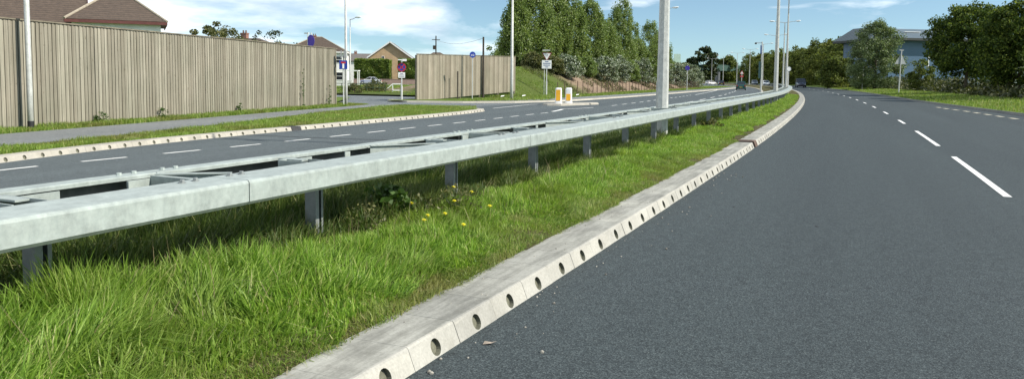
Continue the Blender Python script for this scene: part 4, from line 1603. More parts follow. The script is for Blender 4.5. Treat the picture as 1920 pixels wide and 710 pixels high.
# ------------------------------------------------------------------ timber fences
def timber_fence(p0, p1, zb0, zb1, zt0, zt1, mat, label, bw=0.08, face=1):
    p0, p1 = Vector((p0[0], p0[1], 0)), Vector((p1[0], p1[1], 0))
    d = (p1 - p0)
    Lg = d.length
    d.normalize()
    nrm = Vector((d.y, -d.x, 0)) * face
    root = empty('timber_fence', (p0.x, p0.y, 0))
    tag(root, label, 'fence')
    npan = int(round(Lg / 3.0))
    pl = Lg / npan

    def ztop(q):
        return zt0 + (zt1 - zt0) * q / Lg

    def zbot(q):
        return zb0 + (zb1 - zb0) * q / Lg
    for k in range(npan):
        mb = MB()
        q = k * pl + 0.004
        alt = 0
        while q < (k + 1) * pl - 0.02:
            alt += 1
            w = min(bw * random.uniform(0.9, 1.1) * (1.12 if alt % 2 else 0.88), (k + 1) * pl - 0.006 - q)
            if w < 0.02:
                break
            dep = 0.018 * (alt % 2) + random.uniform(-0.004, 0.004)
            gp = 0.004 if alt % 2 else -0.004
            a = d * (q - (0.0 if alt % 2 else 0.004)) + nrm * dep
            b = d * (q + w - 0.006) + nrm * (dep + random.uniform(-0.004, 0.004))
            z0, z1 = zbot(q) - 0.1, ztop(q) - 0.045 + random.uniform(-0.006, 0.004)
            bk = -nrm * 0.022
            vs = []
            for z in (z0, z1):
                for c in (a, b, b + bk, a + bk):
                    vs.append((c.x, c.y, z))
            mb.add(vs, [(0, 1, 5, 4), (1, 2, 6, 5), (2, 3, 7, 6), (3, 0, 4, 7), (4, 5, 6, 7), (3, 2, 1, 0)])
            q += w
        a, b = d * (k * pl) - nrm * 0.024, d * ((k + 1) * pl) - nrm * 0.024
        mb.add([(a.x, a.y, zbot(k * pl) - 0.1), (b.x, b.y, zbot((k + 1) * pl) - 0.1), (b.x, b.y, ztop((k + 1) * pl) - 0.06), (a.x, a.y, ztop(k * pl) - 0.06)], [(0, 1, 2, 3)], 1)
        mb.build('board_panel', [mat, mat], root)
        mb = MB()
        q0, q1 = k * pl, (k + 1) * pl
        a, b = d * q0 + nrm * 0.005, d * (q1 - 0.003) + nrm * 0.005
        mb.bar((a.x, a.y, ztop(q0) - 0.02), (b.x, b.y, ztop(q1) - 0.02), 0.10, 0.04)
        mb.build('capping_rail', M_CAP, root)
    for q in [k * pl for k in range(npan + 1)]:
        mb = MB()
        c = d * min(max(q, 0.06), Lg - 0.06) - nrm * 0.09
        mb.box((c.x, c.y, (zbot(q) + ztop(q)) / 2 - 0.2), (0.12, 0.12, ztop(q) - zbot(q) + 0.2), math.atan2(d.y, d.x))
        mb.build('fence_post', M_CAP, root)
    return root


timber_fence((-17.2, 14.6), (-10.15, 44.4), ZV, ZV, 3.22, 3.12, M_TIMB, 'long tall timber board fence on the left, nearest of the two')
timber_fence((-7.1, 57.0), (0.25, 69.6), ZV, 0.4, 3.24, 3.45, M_TIMB2, 'shorter timber board fence beyond the side road running into the bank')
# dark narrow post standing against the second fence
mb = MB()
mb.box((0, 0, 1.0), (0.1, 0.06, 2.3), R(60))
o = mb.build('drain_pipe', M_POLEW)
o.location = (P(854.5, 60.6) + 0.13, 60.4, ZV)
tag(o, 'narrow dark upright fixed to the second timber fence', 'pipe')

# weeds climbing at the foot of the long fence
def weed(loc, h, r_, n, mat, label, leaf=0.07, group=None):
    root = empty('weed', loc)
    tag(root, label, 'weed', group)
    L, cc = crown_centres(0.02, h, bush_r(r_), 14, n, r_ * 0.5, 0.2)
    V, Fq = leaf_quads(L, leaf)
    quad_mesh('foliage', V, Fq, mat, root)
    mb = MB()
    for c in cc[:6]:
        mb.tube([(0, 0, -0.05), (c[0] * 0.5, c[1] * 0.5, c[2] * 0.6), tuple(c)], [0.008, 0.006, 0.003], 5)
    mb.build('stem', M_WEED, root)
    return root


def on_fence(t):
    return (-17.2 + 7.05 * t + 0.22, 14.6 + 29.8 * t)


for t, h, r_, lab in [(0.395, 0.45, 0.24, 'leafy weed at the foot of the long fence, right of its lamp column'), (0.50, 0.42, 0.2, 'pair of tall weeds against the middle of the long fence'),
                      (0.67, 0.5, 0.12, 'single tall weed against the long fence halfway to its end'), (0.86, 2.2, 0.10, 'thin climbing weed up the far part of the long fence'), (0.955, 1.5, 0.10, 'thin climber near the end of the long fence')]:
    x, y = on_fence(t)
    weed((x, y, ZV), h, r_, 130 if h > 1 else 240, M_WEED, lab, 0.06, 'weeds along the long fence')
# broad-leaved weeds and dandelions in the median
x, y = K(SY(6.45), 2.0)
weed((x, y, 0.18), 0.30, 0.28, 480, M_WEED, 'dark broad leaved weed beside the first full barrier post', 0.075)
x, y = K(SY(20.8), 1.5)
weed((x, y, 0.13), 0.35, 0.3, 320, M_SCRUB, 'yellow green weed right of the stout lamp column', 0.10)
x, y = K(SY(6.5), 1.6)
weed((x, y, 0.13), 0.30, 0.2, 240, M_SCRUB, 'yellowing seedy weed left of the dandelions', 0.035)


for yy, oo, hh, rr, m_, lf, lab in ((7.0, 1.55, 0.30, 0.24, M_SCRUB, 0.035, 'pale seedy weed among the dandelions'), (5.95, 1.85, 0.30, 0.2, M_SCRUB, 0.03, 'thin seedy weed just left of the first full barrier post')):
    s_ = SY(yy)
    x, y = K(s_, oo)
    weed((float(x), float(y), float(med_zv(s_, oo)) + 0.03), hh, rr, 330, m_, lab, lf)


def dandelion(loc, h, hd, label):
    root = empty('dandelion', loc, hd)
    tag(root, label, 'flower', 'yellow dandelions in the median grass')
    mb = MB()
    mb.tube([(0, 0, -0.02), (0.01, 0.005, h * 0.6), (0.03, -0.01, h)], [0.003, 0.003, 0.0025], 5)
    mb.build('stem', M_WEED, root)
    mb = MB()
    for ring, (nn, ln, el) in enumerate(((13, 0.026, 0.15), (11, 0.021, 0.5), (8, 0.014, 0.9))):
        for k in range(nn):
            a = 2 * math.pi * (k + 0.5 * (ring % 2)) / nn
            dx, dy = math.cos(a), math.sin(a)
            t_ = Vector((dx * math.cos(el), dy * math.cos(el), math.sin(el))) * ln
            sd_ = Vector((-dy, dx, 0)) * 0.004
            b = Vector((0.03, -0.01, h + 0.002 * ring))
            mb.add([b - sd_ * 0.5, b + sd_ * 0.5, b + t_ + sd_, b + t_ - sd_], [(0, 1, 2, 3)])
    mb.tube([(0.03, -0.01, h - 0.012), (0.03, -0.01, h)], [0.004, 0.009], 7)
    mb.build('flower', M_YELLOW, root, fix=False)
    root.scale = (0.95, 0.95, 1.0)
    return root


dl = [(6.58, 1.77, 0.22, 'dandelion at the top left of the yellow flower cluster'), (6.33, 1.30, 0.20, 'dandelion in the middle of the yellow flower cluster'), (6.15, 0.98, 0.17, 'dandelion nearest the kerb in the yellow flower cluster'),
      (6.23, 1.42, 0.19, 'dandelion low at the left of the yellow flower cluster'), (7.25, 1.53, 0.24, 'dandelion at the back right of the yellow flower cluster'), (7.24, 1.72, 0.28, 'dandelion at the back of the cluster under the second barrier post'), (6.75, 1.45, 0.24, 'dandelion between the middle and the back of the yellow cluster'), (6.9, 1.15, 0.2, 'dandelion at the right end of the yellow flower cluster'), (6.0, 1.3, 0.2, 'dandelion low in front of the yellow flower cluster')]
for y_, o_, h_, lab in dl:
    s_ = SY(y_)
    x, y = K(s_, o_)
    dandelion((float(x), float(y), float(med_zv(s_, o_))), h_, random.uniform(0, 6), lab)

# loose stones and litter
mb = MB()
for k in range(95):
    s_ = SY(random.uniform(3.6, 13))
    o_ = -abs(random.gauss(0, 0.22)) - 0.02
    x, y = K(s_, o_)
    r_ = random.choice((0.003, 0.004, 0.005, 0.007, 0.011)) * random.uniform(0.7, 1.3)
    mb.tube([(x, y, 0.0), (x + r_ * 0.2, y, r_ * 0.7), (x, y, r_ * 1.2)], [r_ * 0.9, r_, r_ * 0.4], 6)
for k in range(26):
    s_ = SY(random.uniform(4, 10))
    o_ = random.uniform(0.1, 0.4)
    x, y = K(s_, o_)
    r_ = 0.006 * random.uniform(0.6, 1.2)
    mb.tube([(x, y, 0.122), (x, y, 0.124 + r_)], [r_, r_ * 0.5], 6)
tag(mb.build('gravel', simple('grit', (0.26, 0.245, 0.21), 0.9, 0.45, 90, island=0.5)), 'loose grit and small stones along the near kerb', 'gravel', kind='stuff')
mb = MB()
for x, y, r_ in ((3.3, 8.2, 0.022), (2.75, 9.4, 0.018)):
    mb.tube([(x, y, 0.0), (x, y, 0.006)], [r_, r_ * 0.6], 9)
tag(mb.build('tar_spot', M_JOINT), 'two dark tar spots on the near carriageway', 'tar spot')
mb = MB()
mb.add([(0, 0, 0.004), (0.05, -0.012, 0.014), (0.085, 0.005, 0.022), (0.05, 0.03, 0.008), (0.012, 0.022, 0.016)], [(0, 1, 4), (1, 3, 4), (1, 2, 3)])
o = mb.build('dead_leaf', simple('dead_leaf', (0.34, 0.28, 0.22), 0.8, 0.2, 40))
o.location = (0.02 - 0.18, 4.42, 0.0)
tag(o, 'curled pale dead leaf on the asphalt beside the kerb', 'leaf')
for x, y, z, lab in ((P(938, 62.5), 62.5, -0.02, 'scrap of white paper left of the bank lamp column'), (P(978, 64), 64.0, 0.0, 'scrap of white paper right of the bank lamp column'),
                     (P(1079, 72), 72.0, -0.05, 'white litter strip below the wire fence')):
    mb = MB()
    mb.add([(0, 0, 0), (0.28, 0.03, 0.05), (0.3, 0.2, 0.12), (0.04, 0.16, 0.09)], [(0, 1, 2, 3)])
    mb.add([(0.04, 0.16, 0.09), (0.3, 0.2, 0.12), (0.25, 0.3, 0.04)], [(0, 1, 2)])
    o = mb.build('litter', simple('paper', (0.75, 0.75, 0.73), 0.8, 0.05))
    o.location = (x, y, z)
    tag(o, lab, 'litter')

# ------------------------------------------------------------------ wire fence below the bank
def wire_fence():
    root = empty('wire_fence', (0, 0, 0))
    tag(root, 'rusty wire stock fence along the foot of the earth bank', 'fence')
    pts = []
    q = 12.0
    while q < BTL - 2:
        x, y = BTfn(q, -0.15)
        pts.append((float(x), float(y)))
        q += 1.75
    for x, y in pts:
        mb = MB()
        h = random.uniform(1.2, 1.42)
        dx = random.uniform(-0.05, 0.05)
        mb.tube([(x, y, ZV - 0.2), (x + dx, y, ZV + h)], [0.045, 0.04], 6)
        mb.build('fence_post', M_RUST, root)
    for z in (0.25, 0.6, 0.95, 1.2):
        mb = MB()
        mb.tube([(x, y, ZV + z) for x, y in pts], 0.009, 4)
        mb.build('wire', M_RUST, root)


wire_fence()


# ------------------------------------------------------------------ signs
def disc(mb, c, r, y, n=28, mi=0):
    vs = [(c[0] + r * math.cos(2 * math.pi * k / n), y, c[1] + r * math.sin(2 * math.pi * k / n)) for k in range(n)]
    vs2 = [(v[0], y + 0.012, v[2]) for v in vs]
    mb.loft([vs, vs2], mi=mi)


def annulus(mb, c, r0, r1, y, n=32):
    a = [(c[0] + r0 * math.cos(2 * math.pi * k / n), y, c[1] + r0 * math.sin(2 * math.pi * k / n)) for k in range(n)]
    b = [(c[0] + r1 * math.cos(2 * math.pi * k / n), y, c[1] + r1 * math.sin(2 * math.pi * k / n)) for k in range(n)]
    mb.add(a + b, [(k, (k + 1) % n, n + (k + 1) % n, n + k) for k in range(n)])


M_BLUE = simple('sign_blue', (0.018, 0.045, 0.28), 0.4, 0.06)
M_PURPLE = simple('sign_blue_faded', (0.06, 0.03, 0.36), 0.4, 0.06)
M_RED = simple('sign_red', (0.42, 0.025, 0.03), 0.4, 0.06)
M_REDD = simple('sign_red_faded', (0.20, 0.035, 0.04), 0.5, 0.1)
M_WHITE = simple('sign_white', (0.78, 0.78, 0.76), 0.4, 0.05)
M_BACK = simple('sign_back', (0.30, 0.33, 0.34), 0.6, 0.12)
M_ORANGE = simple('bollard_orange', (0.88, 0.45, 0.03), 0.35, 0.05)
M_SPOST = simple('sign_post_grey', (0.50, 0.51, 0.50), 0.5, 0.12)
M_DTXT = simple('sign_lettering', (0.03, 0.05, 0.12), 0.5, 0.05)


def sign_root(name, px, Y, z, label, cat='sign', rz=0.0, group=None):
    r = empty(name, (P(px, Y), Y, z), rz)
    return tag(r, label, cat, group)


def post(root, h, r_=0.038, mat=None, base=0.3):
    mb = MB()
    mb.tube([(0, 0.05, -base), (0, 0.05, h)], r_, 10)
    return mb.build('post', mat or M_SPOST, root, smooth=False)


def txt(s, size, loc, mat, parent, name='lettering'):
    c = bpy.data.curves.new(name, 'FONT')
    c.body = s
    c.size = size
    c.align_x = 'CENTER'
    c.align_y = 'CENTER'
    c.extrude = 0.001
    c.materials.append(mat)
    o = bpy.data.objects.new(name, c)
    COL.objects.link(o)
    me = bpy.data.meshes.new_from_object(o.evaluated_get(bpy.context.evaluated_depsgraph_get()))
    bpy.data.objects.remove(o)
    me.materials.clear()
    me.materials.append(mat)
    o = bpy.data.objects.new(name, me)
    COL.objects.link(o)
    o.parent = parent
    o.location = loc
    o.rotation_euler = (R(90), 0, 0)
    return o


# blue square "no through road" sign with red bar
r = sign_root('no_through_road_sign', 643.5, 44.0, ZV, 'blue square no through road sign with white stem and red bar', rz=R(10))
post(r, 2.55)
mb = MB()
mb.box((0, 0, 2.33), (0.46, 0.015, 0.5))
p = mb.build('sign_plate', M_BLUE, r)
mb = MB()
mb.box((0, -0.012, 2.26), (0.10, 0.004, 0.28))
mb.build('white_stem', M_WHITE, p)
mb = MB()
mb.box((0, -0.012, 2.455), (0.26, 0.004, 0.095))
mb.build('red_bar', M_RED, p)
mb = MB()
mb.box((0.1, 0.03, 2.92), (0.16, 0.14, 0.42))
mb.box((-0.12, 0.03, 2.92), (0.06, 0.2, 0.44))
mb.tube([(0, 0.05, 2.5), (0, 0.05, 2.85)], 0.03, 8)
mb.build('control_box', M_GREY, r)

# clearway sign with plate and lamp
r = sign_root('clearway_sign', 752.5, 57.0, ZV, 'round blue clearway sign with red cross, lamp above and white plate below', rz=R(6))
post(r, 2.95, 0.045)
mb = MB()
mb.tube([(0, 0.05, -0.1), (0, 0.05, 1.0)], 0.075, 10)
mb.build('post_base', M_SPOST, r)
mb = MB()
disc(mb, (0, 2.38), 0.33, 0.0)
p = mb.build('sign_disc', M_BLUE, r)
mb = MB()
annulus(mb, (0, 2.38), 0.26, 0.328, -0.004)
mb.build('red_ring', M_RED, p, fix=False)
mb = MB()
for a in (45, -45):
    mb.box((0, -0.006, 2.38), (0.54, 0.006, 0.07), mat=Matrix.Rotation(R(a), 3, 'Y'))
mb.build('red_cross', M_RED, p)
mb = MB()
mb.box((0.0, 0.0, 1.80), (0.50, 0.012, 0.40))
p = mb.build('supplementary_plate', M_WHITE, r)
mb = MB()
for k, w in enumerate((0.22, 0.36, 0.38)):
    mb.box((0, -0.009, 1.90 - 0.10 * k), (w, 0.003, 0.035))
mb.build('lettering', M_DTXT, p)
mb = MB()
mb.box((0.05, -0.15, 2.92), (0.62, 0.12, 0.07))
mb.box((0.22, -0.15, 2.90), (0.3, 0.14, 0.16))
mb.tube([(0, 0.05, 2.92), (0, -0.15, 2.94)], 0.02, 6)
mb.build('sign_lamp', M_WHITE, r)

# blue cycle disc
r = sign_root('cycle_route_sign', 885, 59.4, ZV, 'small blue disc on a thin post in front of the second fence', rz=R(15))
post(r, 3.65, 0.032)
mb = MB()
disc(mb, (0, 3.42), 0.235, 0.0)
p = mb.build('sign_disc', M_BLUE, r)
mb = MB()
annulus(mb, (-0.075, 3.38), 0.035, 0.055, -0.004, 16)
annulus(mb, (0.075, 3.38), 0.035, 0.055, -0.004, 16)
mb.bar((-0.075, -0.006, 3.38), (-0.02, -0.006, 3.47), 0.012, 0.004)
mb.bar((-0.02, -0.006, 3.47), (0.05, -0.006, 3.47), 0.012, 0.004)
mb.bar((0.075, -0.006, 3.38), (0.045, -0.006, 3.5), 0.012, 0.004)
mb.build('cycle_symbol', M_WHITE, p, fix=False)

# give way sign and plate
r = sign_root('give_way_sign', 1023.5, 74.0, 0.05, 'red bordered give way triangle above a white information plate on two posts')
post(r, 3.95, 0.045)
mb = MB()
mb.tube([(-0.22, 0.06, -0.2), (-0.22, 0.06, 2.6)], 0.03, 8)
mb.tube([(0, 0.05, -0.1), (0, 0.05, 1.2)], 0.075, 8)
mb.build('post', M_SPOST, r)


def tri(mb, c, s_, y, down=True, th=0.012):
    h = s_ * 0.866
    k = -1 if down else 1
    pts = [(c[0], c[1] + k * h * 2 / 3), (c[0] - s_ / 2, c[1] - k * h / 3), (c[0] + s_ / 2, c[1] - k * h / 3)]
    mb.loft([[(x, y, z) for x, z in pts], [(x, y + th, z) for x, z in pts]])


mb = MB()
tri(mb, (0, 3.62), 0.98, 0.0)
p = mb.build('sign_triangle', M_REDD, r)
mb = MB()
tri(mb, (0, 3.62), 0.72, -0.008, th=0.004)
mb.build('sign_face', M_WHITE, p)
txt('GIVE', 0.14, (0, -0.016, 3.70), M_DTXT, p)
txt('WAY', 0.13, (0, -0.016, 3.58), M_DTXT, p)
mb = MB()
mb.box((0, 0, 2.78), (0.92, 0.015, 0.80))
p = mb.build('information_plate', M_WHITE, r)
mb = MB()
for k, w in enumerate((0.34, 0.72, 0.62, 0.30)):
    mb.box((0, -0.011, 3.05 - 0.175 * k), (w, 0.003, 0.075))
mb.build('lettering', simple('plate_lettering', (0.05, 0.10, 0.24), 0.5), p)
mb = MB()
mb.box((-0.05, -0.12, 4.12), (0.72, 0.16, 0.09))
mb.tube([(0, 0.05, 3.9), (0, -0.1, 4.1)], 0.02, 6)
mb.build('sign_lamp', M_SPOST, r)

# blue roadside disc
r = sign_root('keep_left_sign', 1286.5, 121, ZV, 'dark blue disc on a post at the bend beyond the first lamp column', rz=R(-8))
post(r, 3.9, 0.05)
mb = MB()
disc(mb, (0, 3.45), 0.36, 0.0)
p = mb.build('sign_disc', M_PURPLE, r)
mb = MB()
mb.bar((0.14, -0.006, 3.59), (-0.06, -0.006, 3.39), 0.07, 0.004)
mb.bar((-0.12, -0.006, 3.48), (-0.12, -0.006, 3.32), 0.06, 0.004)
mb.bar((-0.14, -0.006, 3.335), (0.03, -0.006, 3.335), 0.06, 0.004)
mb.build('white_arrow', M_BACK, p, fix=False)

# purple disc over the long fence
r = sign_root('route_disc_sign', 583, 58, ZV, 'violet blue disc showing above the long fence in front of a hipped roof', rz=R(-40))
post(r, 4.9, 0.05)
mb = MB()
disc(mb, (0, 4.28), 0.46, 0.0)
mb.build('sign_disc', M_PURPLE, r)
mb = MB()
mb.box((-0.35, -0.1, 4.86), (0.5, 0.12, 0.08))
mb.box((-0.38, 0.0, 4.4), (0.05, 0.05, 0.9))
mb.build('sign_lamp', M_SPOST, r)

# triangle seen from behind on the right, and the small marker post
r = sign_root('warning_sign', 1683.5, 91, 0.25, 'warning triangle seen from behind in front of the blue warehouse', rz=R(6))
r.rotation_euler = (0, R(1.6), R(6))
post(r, 5.0, 0.05)
mb = MB()
mb.tube([(0, 0.05, -0.1), (0, 0.05, 1.9)], 0.075, 8)
mb.build('post_base', M_SPOST, r)
mb = MB()
tri(mb, (0, 3.75), 1.45, 0.11, False, 0.02)
mb.build('sign_triangle', M_BACK, r)
mb = MB()
mb.box((0, 0.1, 4.98), (0.5, 0.2, 0.07))
mb.build('sign_lamp', M_SPOST, r)
r = sign_root('marker_sign', 1614.5, 122, 0.2, 'slim post with a small narrow plate in front of the willow')
r.rotation_euler = (0, R(1.6), 0)
post(r, 4.2, 0.06)
mb = MB()
mb.box((0.08, 0.1, 3.85), (0.28, 0.02, 0.62))
mb.build('sign_plate', M_BACK, r)

# gantry post with edge-on plates at the end of the barrier
s_ = SY(52.5)
x, y = K(s_, 2.75)
r = tag(empty('camera_post', (float(x) - 0.12, float(y), 0.2), 0.0), 'post with a short arm, camera and plates seen edge on beside the second lamp column', 'post')
mb = MB()
mb.tube([(0, 0, -0.3), (0, 0, 1.0), (0, 0, 4.0)], [0.1, 0.06, 0.045], 10)
mb.build('post', M_COL, r)
mb = MB()
mb.tube([(0, 0, 3.95), (-0.42, 0, 3.93)], 0.018, 8)
mb.build('arm', M_GREY, r)
mb = MB()
mb.box((-0.44, 0, 3.88), (0.1, 0.16, 0.12))
mb.build('camera', M_BLACK, r, bevel=0.02)
mb = MB()
mb.box((-0.09, 0.0, 3.45), (0.05, 0.5, 0.6), R(-17))
mb.build('sign_plate', M_BLUE, r)
mb = MB()
mb.box((-0.13, 0.0, 2.05), (0.12, 0.5, 1.15), R(-17))
mb.build('equipment_cabinet', simple('cabinet_teal', (0.06, 0.12, 0.12), 0.5, 0.1), r)
# small round speed sign
s_ = SY(74)
x, y = K(s_, 2.4)
r = tag(empty('speed_sign', (P(1475.8, float(y)), float(y), 0.2)), 'small round white sign between the second and third lamp columns', 'sign')
post(r, 2.6, 0.045)
mb = MB()
disc(mb, (0, 2.45), 0.24, 0.0)
p = mb.build('sign_disc', M_WHITE, r)
mb = MB()
annulus(mb, (0, 2.45), 0.19, 0.238, -0.004)
mb.build('ring', M_BACK, p, fix=False)
# far red triangle
r = sign_root('roadworks_sign', 1388.5, 232, 0.2, 'red and white warning triangle on the median above the green car')
post(r, 3.9, 0.08)
mb = MB()
tri(mb, (0, 3.4), 1.3, 0.0, False)
p = mb.build('sign_triangle', M_RED, r)
mb = MB()
tri(mb, (0, 3.38), 0.9, -0.01, False, 0.004)
mb.build('sign_face', M_WHITE, p)
mb = MB()
mb.box((0, 0, 2.35), (1.0, 0.02, 0.5))
mb.build('sign_plate', M_RED, r)

# two lit bollards
def bollard(px, Y, label, full):
    r = tag(empty('traffic_bollard', (P(px, Y), Y, ZL + 0.12), R(-6)), label, 'bollard', 'lit bollards on the traffic island')
    mb = MB()
    rings = []
    for z, w, d in ((0, 0.25, 0.19), (0.12, 0.24, 0.18), (0.14, 0.225, 0.165), (0.98, 0.215, 0.155), (1.04, 0.19, 0.13), (1.06, 0.12, 0.09)):
        rg = []
        for k in range(20):
            a = 2 * math.pi * k / 20
            c, s = math.cos(a), math.sin(a)
            rg.append((w * math.copysign(abs(c) ** 0.5, c), d * math.copysign(abs(s) ** 0.5, s), z))
        rings.append(rg)
    mb.loft(rings)
    mb.build('shell', M_WHITE, r, smooth=False)
    mb = MB()
    z0, z1 = (0.2, 0.92) if full else (0.2, 0.64)
    mb.box((-0.02, -0.172, (z0 + z1) / 2), (0.29, 0.012, z1 - z0))
    mb.build('orange_panel', M_ORANGE, r)
    return r


bollard(1046.5, 51.7, 'left white bollard with a tall orange panel', True)
bollard(1065.5, 52.2, 'right white bollard with a short orange panel below a white top', False)

# telegraph poles
for px, Y, h, lab, arm in ((905, 70, 5.2, 'dark telegraph pole in front of the second timber fence', False), (816.5, 100, 6.9, 'far telegraph pole with a crossarm above the second timber fence', True)):
    r = tag(empty('telegraph_pole', (P(px, Y), Y, -0.1)), lab, 'telegraph pole')
    if px == 905:
        r.location = (P(905, 64.6), 64.6, -0.1)
        h = 5.0
    mb = MB()
    mb.tube([(0, 0, -0.3), (0, 0, h)], [0.10, 0.075], 10)
    mb.build('pole', M_POLEW, r)
    if arm:
        mb = MB()
        mb.bar((-0.5, -0.1, h - 0.5), (0.5, 0.3, h - 0.5), 0.09, 0.09)
        mb.box((-0.2, -0.1, h - 1.5), (0.35, 0.3, 0.5))
        mb.build('crossarm', M_POLEW, r)
mb = MB()
pts = []
a, b = Vector((P(816.5, 100), 100, 6.3)), Vector((P(905, 64.6), 64.6, 4.8))
for k in range(13):
    u = k / 12
    q = a.lerp(b, u)
    q.z -= 0.5 * 4 * u * (1 - u)
    pts.append(q)
mb.tube(pts, 0.012, 4)
tag(mb.build('telephone_wire', M_BLACK), 'telephone wire sagging between the two telegraph poles', 'wire')

# ------------------------------------------------------------------ cars
M_GLASS = simple('car_glass', (0.02, 0.025, 0.03), 0.08, 0.05, spec=0.8)
M_TYRE = simple('tyre', (0.018, 0.018, 0.018), 0.8, 0.2)
M_RIM = simple('wheel_rim', (0.45, 0.46, 0.47), 0.35, 0.1, metal=0.6)
M_HEADL = simple('headlight_glass', (0.7, 0.72, 0.72), 0.12, 0.05)
M_TAILL = simple('tail_light', (0.42, 0.02, 0.02), 0.2, 0.05)
M_PLATE = simple('number_plate_yellow', (0.75, 0.58, 0.08), 0.5, 0.03)


def car(loc, hd, paint, label, kind='hatch', L=4.0, W=1.7, H=1.45, cat='car', group=None, name='car', band=None):
    """x forward"""
    r = tag(empty(name, loc, hd), label, cat, group)
    belt = 0.62 * H if kind != 'van' else 0.52 * H
    hl, hw = L / 2, W / 2
    # body stations (x, half width, z low, z top)
    if kind == 'sedan':
        st = [(-hl, .80, .42, .80), (-hl + .06, .90, .28, .92), (-hl + .55, .97, .2, .97), (-hl + 1.1, 1, .2, .98), (0, 1, .2, .96), (hl - 1.35, 1, .2, .94), (hl - .6, .95, .2, .84), (hl - .12, .84, .26, .70), (hl, .74, .4, .58)]
        cab = [(-hl + .75, .86, .0), (-hl + 1.35, .80, 1.), (hl - 2.05, .80, 1.), (hl - 1.2, .88, .0)]
    elif kind == 'van':
        st = [(-hl, .93, .42, 1.0), (-hl + .05, .97, .28, 1.05), (0, 1, .22, 1.05), (hl - 1.0, 1, .22, 1.02), (hl - .35, .94, .25, .92), (hl - .05, .84, .3, .78), (hl, .78, .42, .62)]
        cab = [(-hl + .03, .93, .0), (-hl + .15, .86, 1.), (hl - 1.55, .86, 1.), (hl - .8, .92, .0)]
    else:
        st = [(-hl, .82, .42, .86), (-hl + .05, .92, .28, .96), (-hl + .5, .98, .2, .98), (0, 1, .2, .96), (hl - 1.2, 1, .2, .94), (hl - .5, .94, .2, .84), (hl - .1, .84, .26, .70), (hl, .74, .4, .58)]
        cab = [(-hl + .06, .84, .0), (-hl + .55, .79, 1.), (hl - 1.85, .80, 1.), (hl - 1.0, .88, .0)]
    top_k = belt / 0.96
    mb = MB()
    rings = []
    for x, w, z0, z1 in st:
        z1 = z1 * top_k
        ww = w * hw
        rings.append([(x, -ww * .93, z0), (x, -ww, z0 + .12), (x, -ww, z0 + .6 * (z1 - z0)), (x, -ww * .93, z1), (x, -ww * .55, z1 + .03), (x, ww * .55, z1 + .03), (x, ww * .93, z1), (x, ww, z0 + .6 * (z1 - z0)), (x, ww, z0 + .12), (x, ww * .93, z0)])
    mb.loft(rings)
    body = mb.build('body', paint, r, smooth=True, bevel=0.02)
    # greenhouse glass
    zb = belt * 0.985
    (x0, w0, _), (x1, w1, _), (x2, w2, _), (x3, w3, _) = cab
    base = [(x0, -w0 * hw, zb), (x3, -w3 * hw, zb), (x3, w3 * hw, zb), (x0, w0 * hw, zb)]
    top = [(x1, -w1 * hw * .92, H - .05), (x2, -w2 * hw * .92, H - .05), (x2, w2 * hw * .92, H - .05), (x1, w1 * hw * .92, H - .05)]
    mb = MB()
    mb.loft([base, top])
    mb.build('window', M_GLASS, r)
    mb = MB()
    rt = [(x1 - .04, -w1 * hw * .94, H - .06), (x2 + .06, -w2 * hw * .94, H - .06), (x2 + .06, w2 * hw * .94, H - .06), (x1 - .04, w1 * hw * .94, H - .06)]
    rt2 = [(x1 + .08, -w1 * hw * .80, H), (x2 - .1, -w2 * hw * .80, H), (x2 - .1, w2 * hw * .80, H), (x1 + .08, w1 * hw * .80, H)]
    mb.loft([rt, rt2])
    for sy in (-1, 1):
        for (a, b) in ((base[1 if sy < 0 else 2], top[1 if sy < 0 else 2]), (base[0 if sy < 0 else 3], top[0 if sy < 0 else 3])):
            mb.bar((a[0], a[1] * 1.0, a[2]), (b[0], b[1] * 1.01, b[2]), 0.06, 0.06)
        m0 = ((base[0][0] * .52 + base[1][0] * .48), sy * (w0 + w3) / 2 * hw, zb)
        m1 = ((top[0][0] * .5 + top[1][0] * .5), sy * w1 * hw * .93, H - .05)
        mb.bar(m0, m1, 0.09, 0.05)
    mb.build('roof', paint, r, smooth=False)
    if band:
        mb = MB()
        for sy in (-1, 1):
            mb.box((0, sy * (hw + .003), belt * .72), (L * .78, .008, .16))
        mb.build('side_band', band, r)
    wr = 0.31 if kind != 'van' else 0.34
    for x in (-hl + .78, hl - .82):
        for sy in (-1, 1):
            mb = MB()
            y0 = sy * (hw - .2)
            y1 = sy * (hw + .012)
            mb.tube([(x, y0, wr), (x, y1 - sy * .02, wr), (x, y1, wr)], [wr, wr, wr * .93], 20)
            tw = mb.build('wheel', M_TYRE, r)
            mb = MB()
            mb.tube([(x, y1 - sy * .01, wr), (x, y1 + sy * .006, wr)], [wr * .64, wr * .58], 14)
            mb.build('rim', M_RIM, tw)
    for sy in (-1, 1):
        mb = MB()
        mb.box((hl - .09, sy * hw * .62, belt * .66), (.16, .34, .15), sy * -.25)
        mb.build('headlight', M_HEADL, r, bevel=0.02)
        mb = MB()
        mb.box((-hl + .03, sy * hw * .78, belt * .8), (.10, .2, .26))
        mb.build('tail_light', M_TAILL, r, bevel=0.02)
        mb = MB()
        mb.box((hl - 1.25, sy * (hw + .07), belt * 1.04), (.12, .16, .12))
        mb.build('wing_mirror', paint, r, bevel=0.02)
    mb = MB()
    mb.box((-hl - .01, 0, .52), (.02, .5, .11))
    mb.build('number_plate', M_PLATE, r)
    mb = MB()
    mb.box((hl - .03, 0, .42), (.12, W * .7, .16))
    mb.box((-hl + .0, 0, .38), (.10, W * .8, .14))
    mb.build('bumper', M_BLACK if kind == 'van' else paint, r, bevel=0.02)
    return r


def paint(n, c):
    return simple(n, c, 0.25, 0.04, coat=0.6)


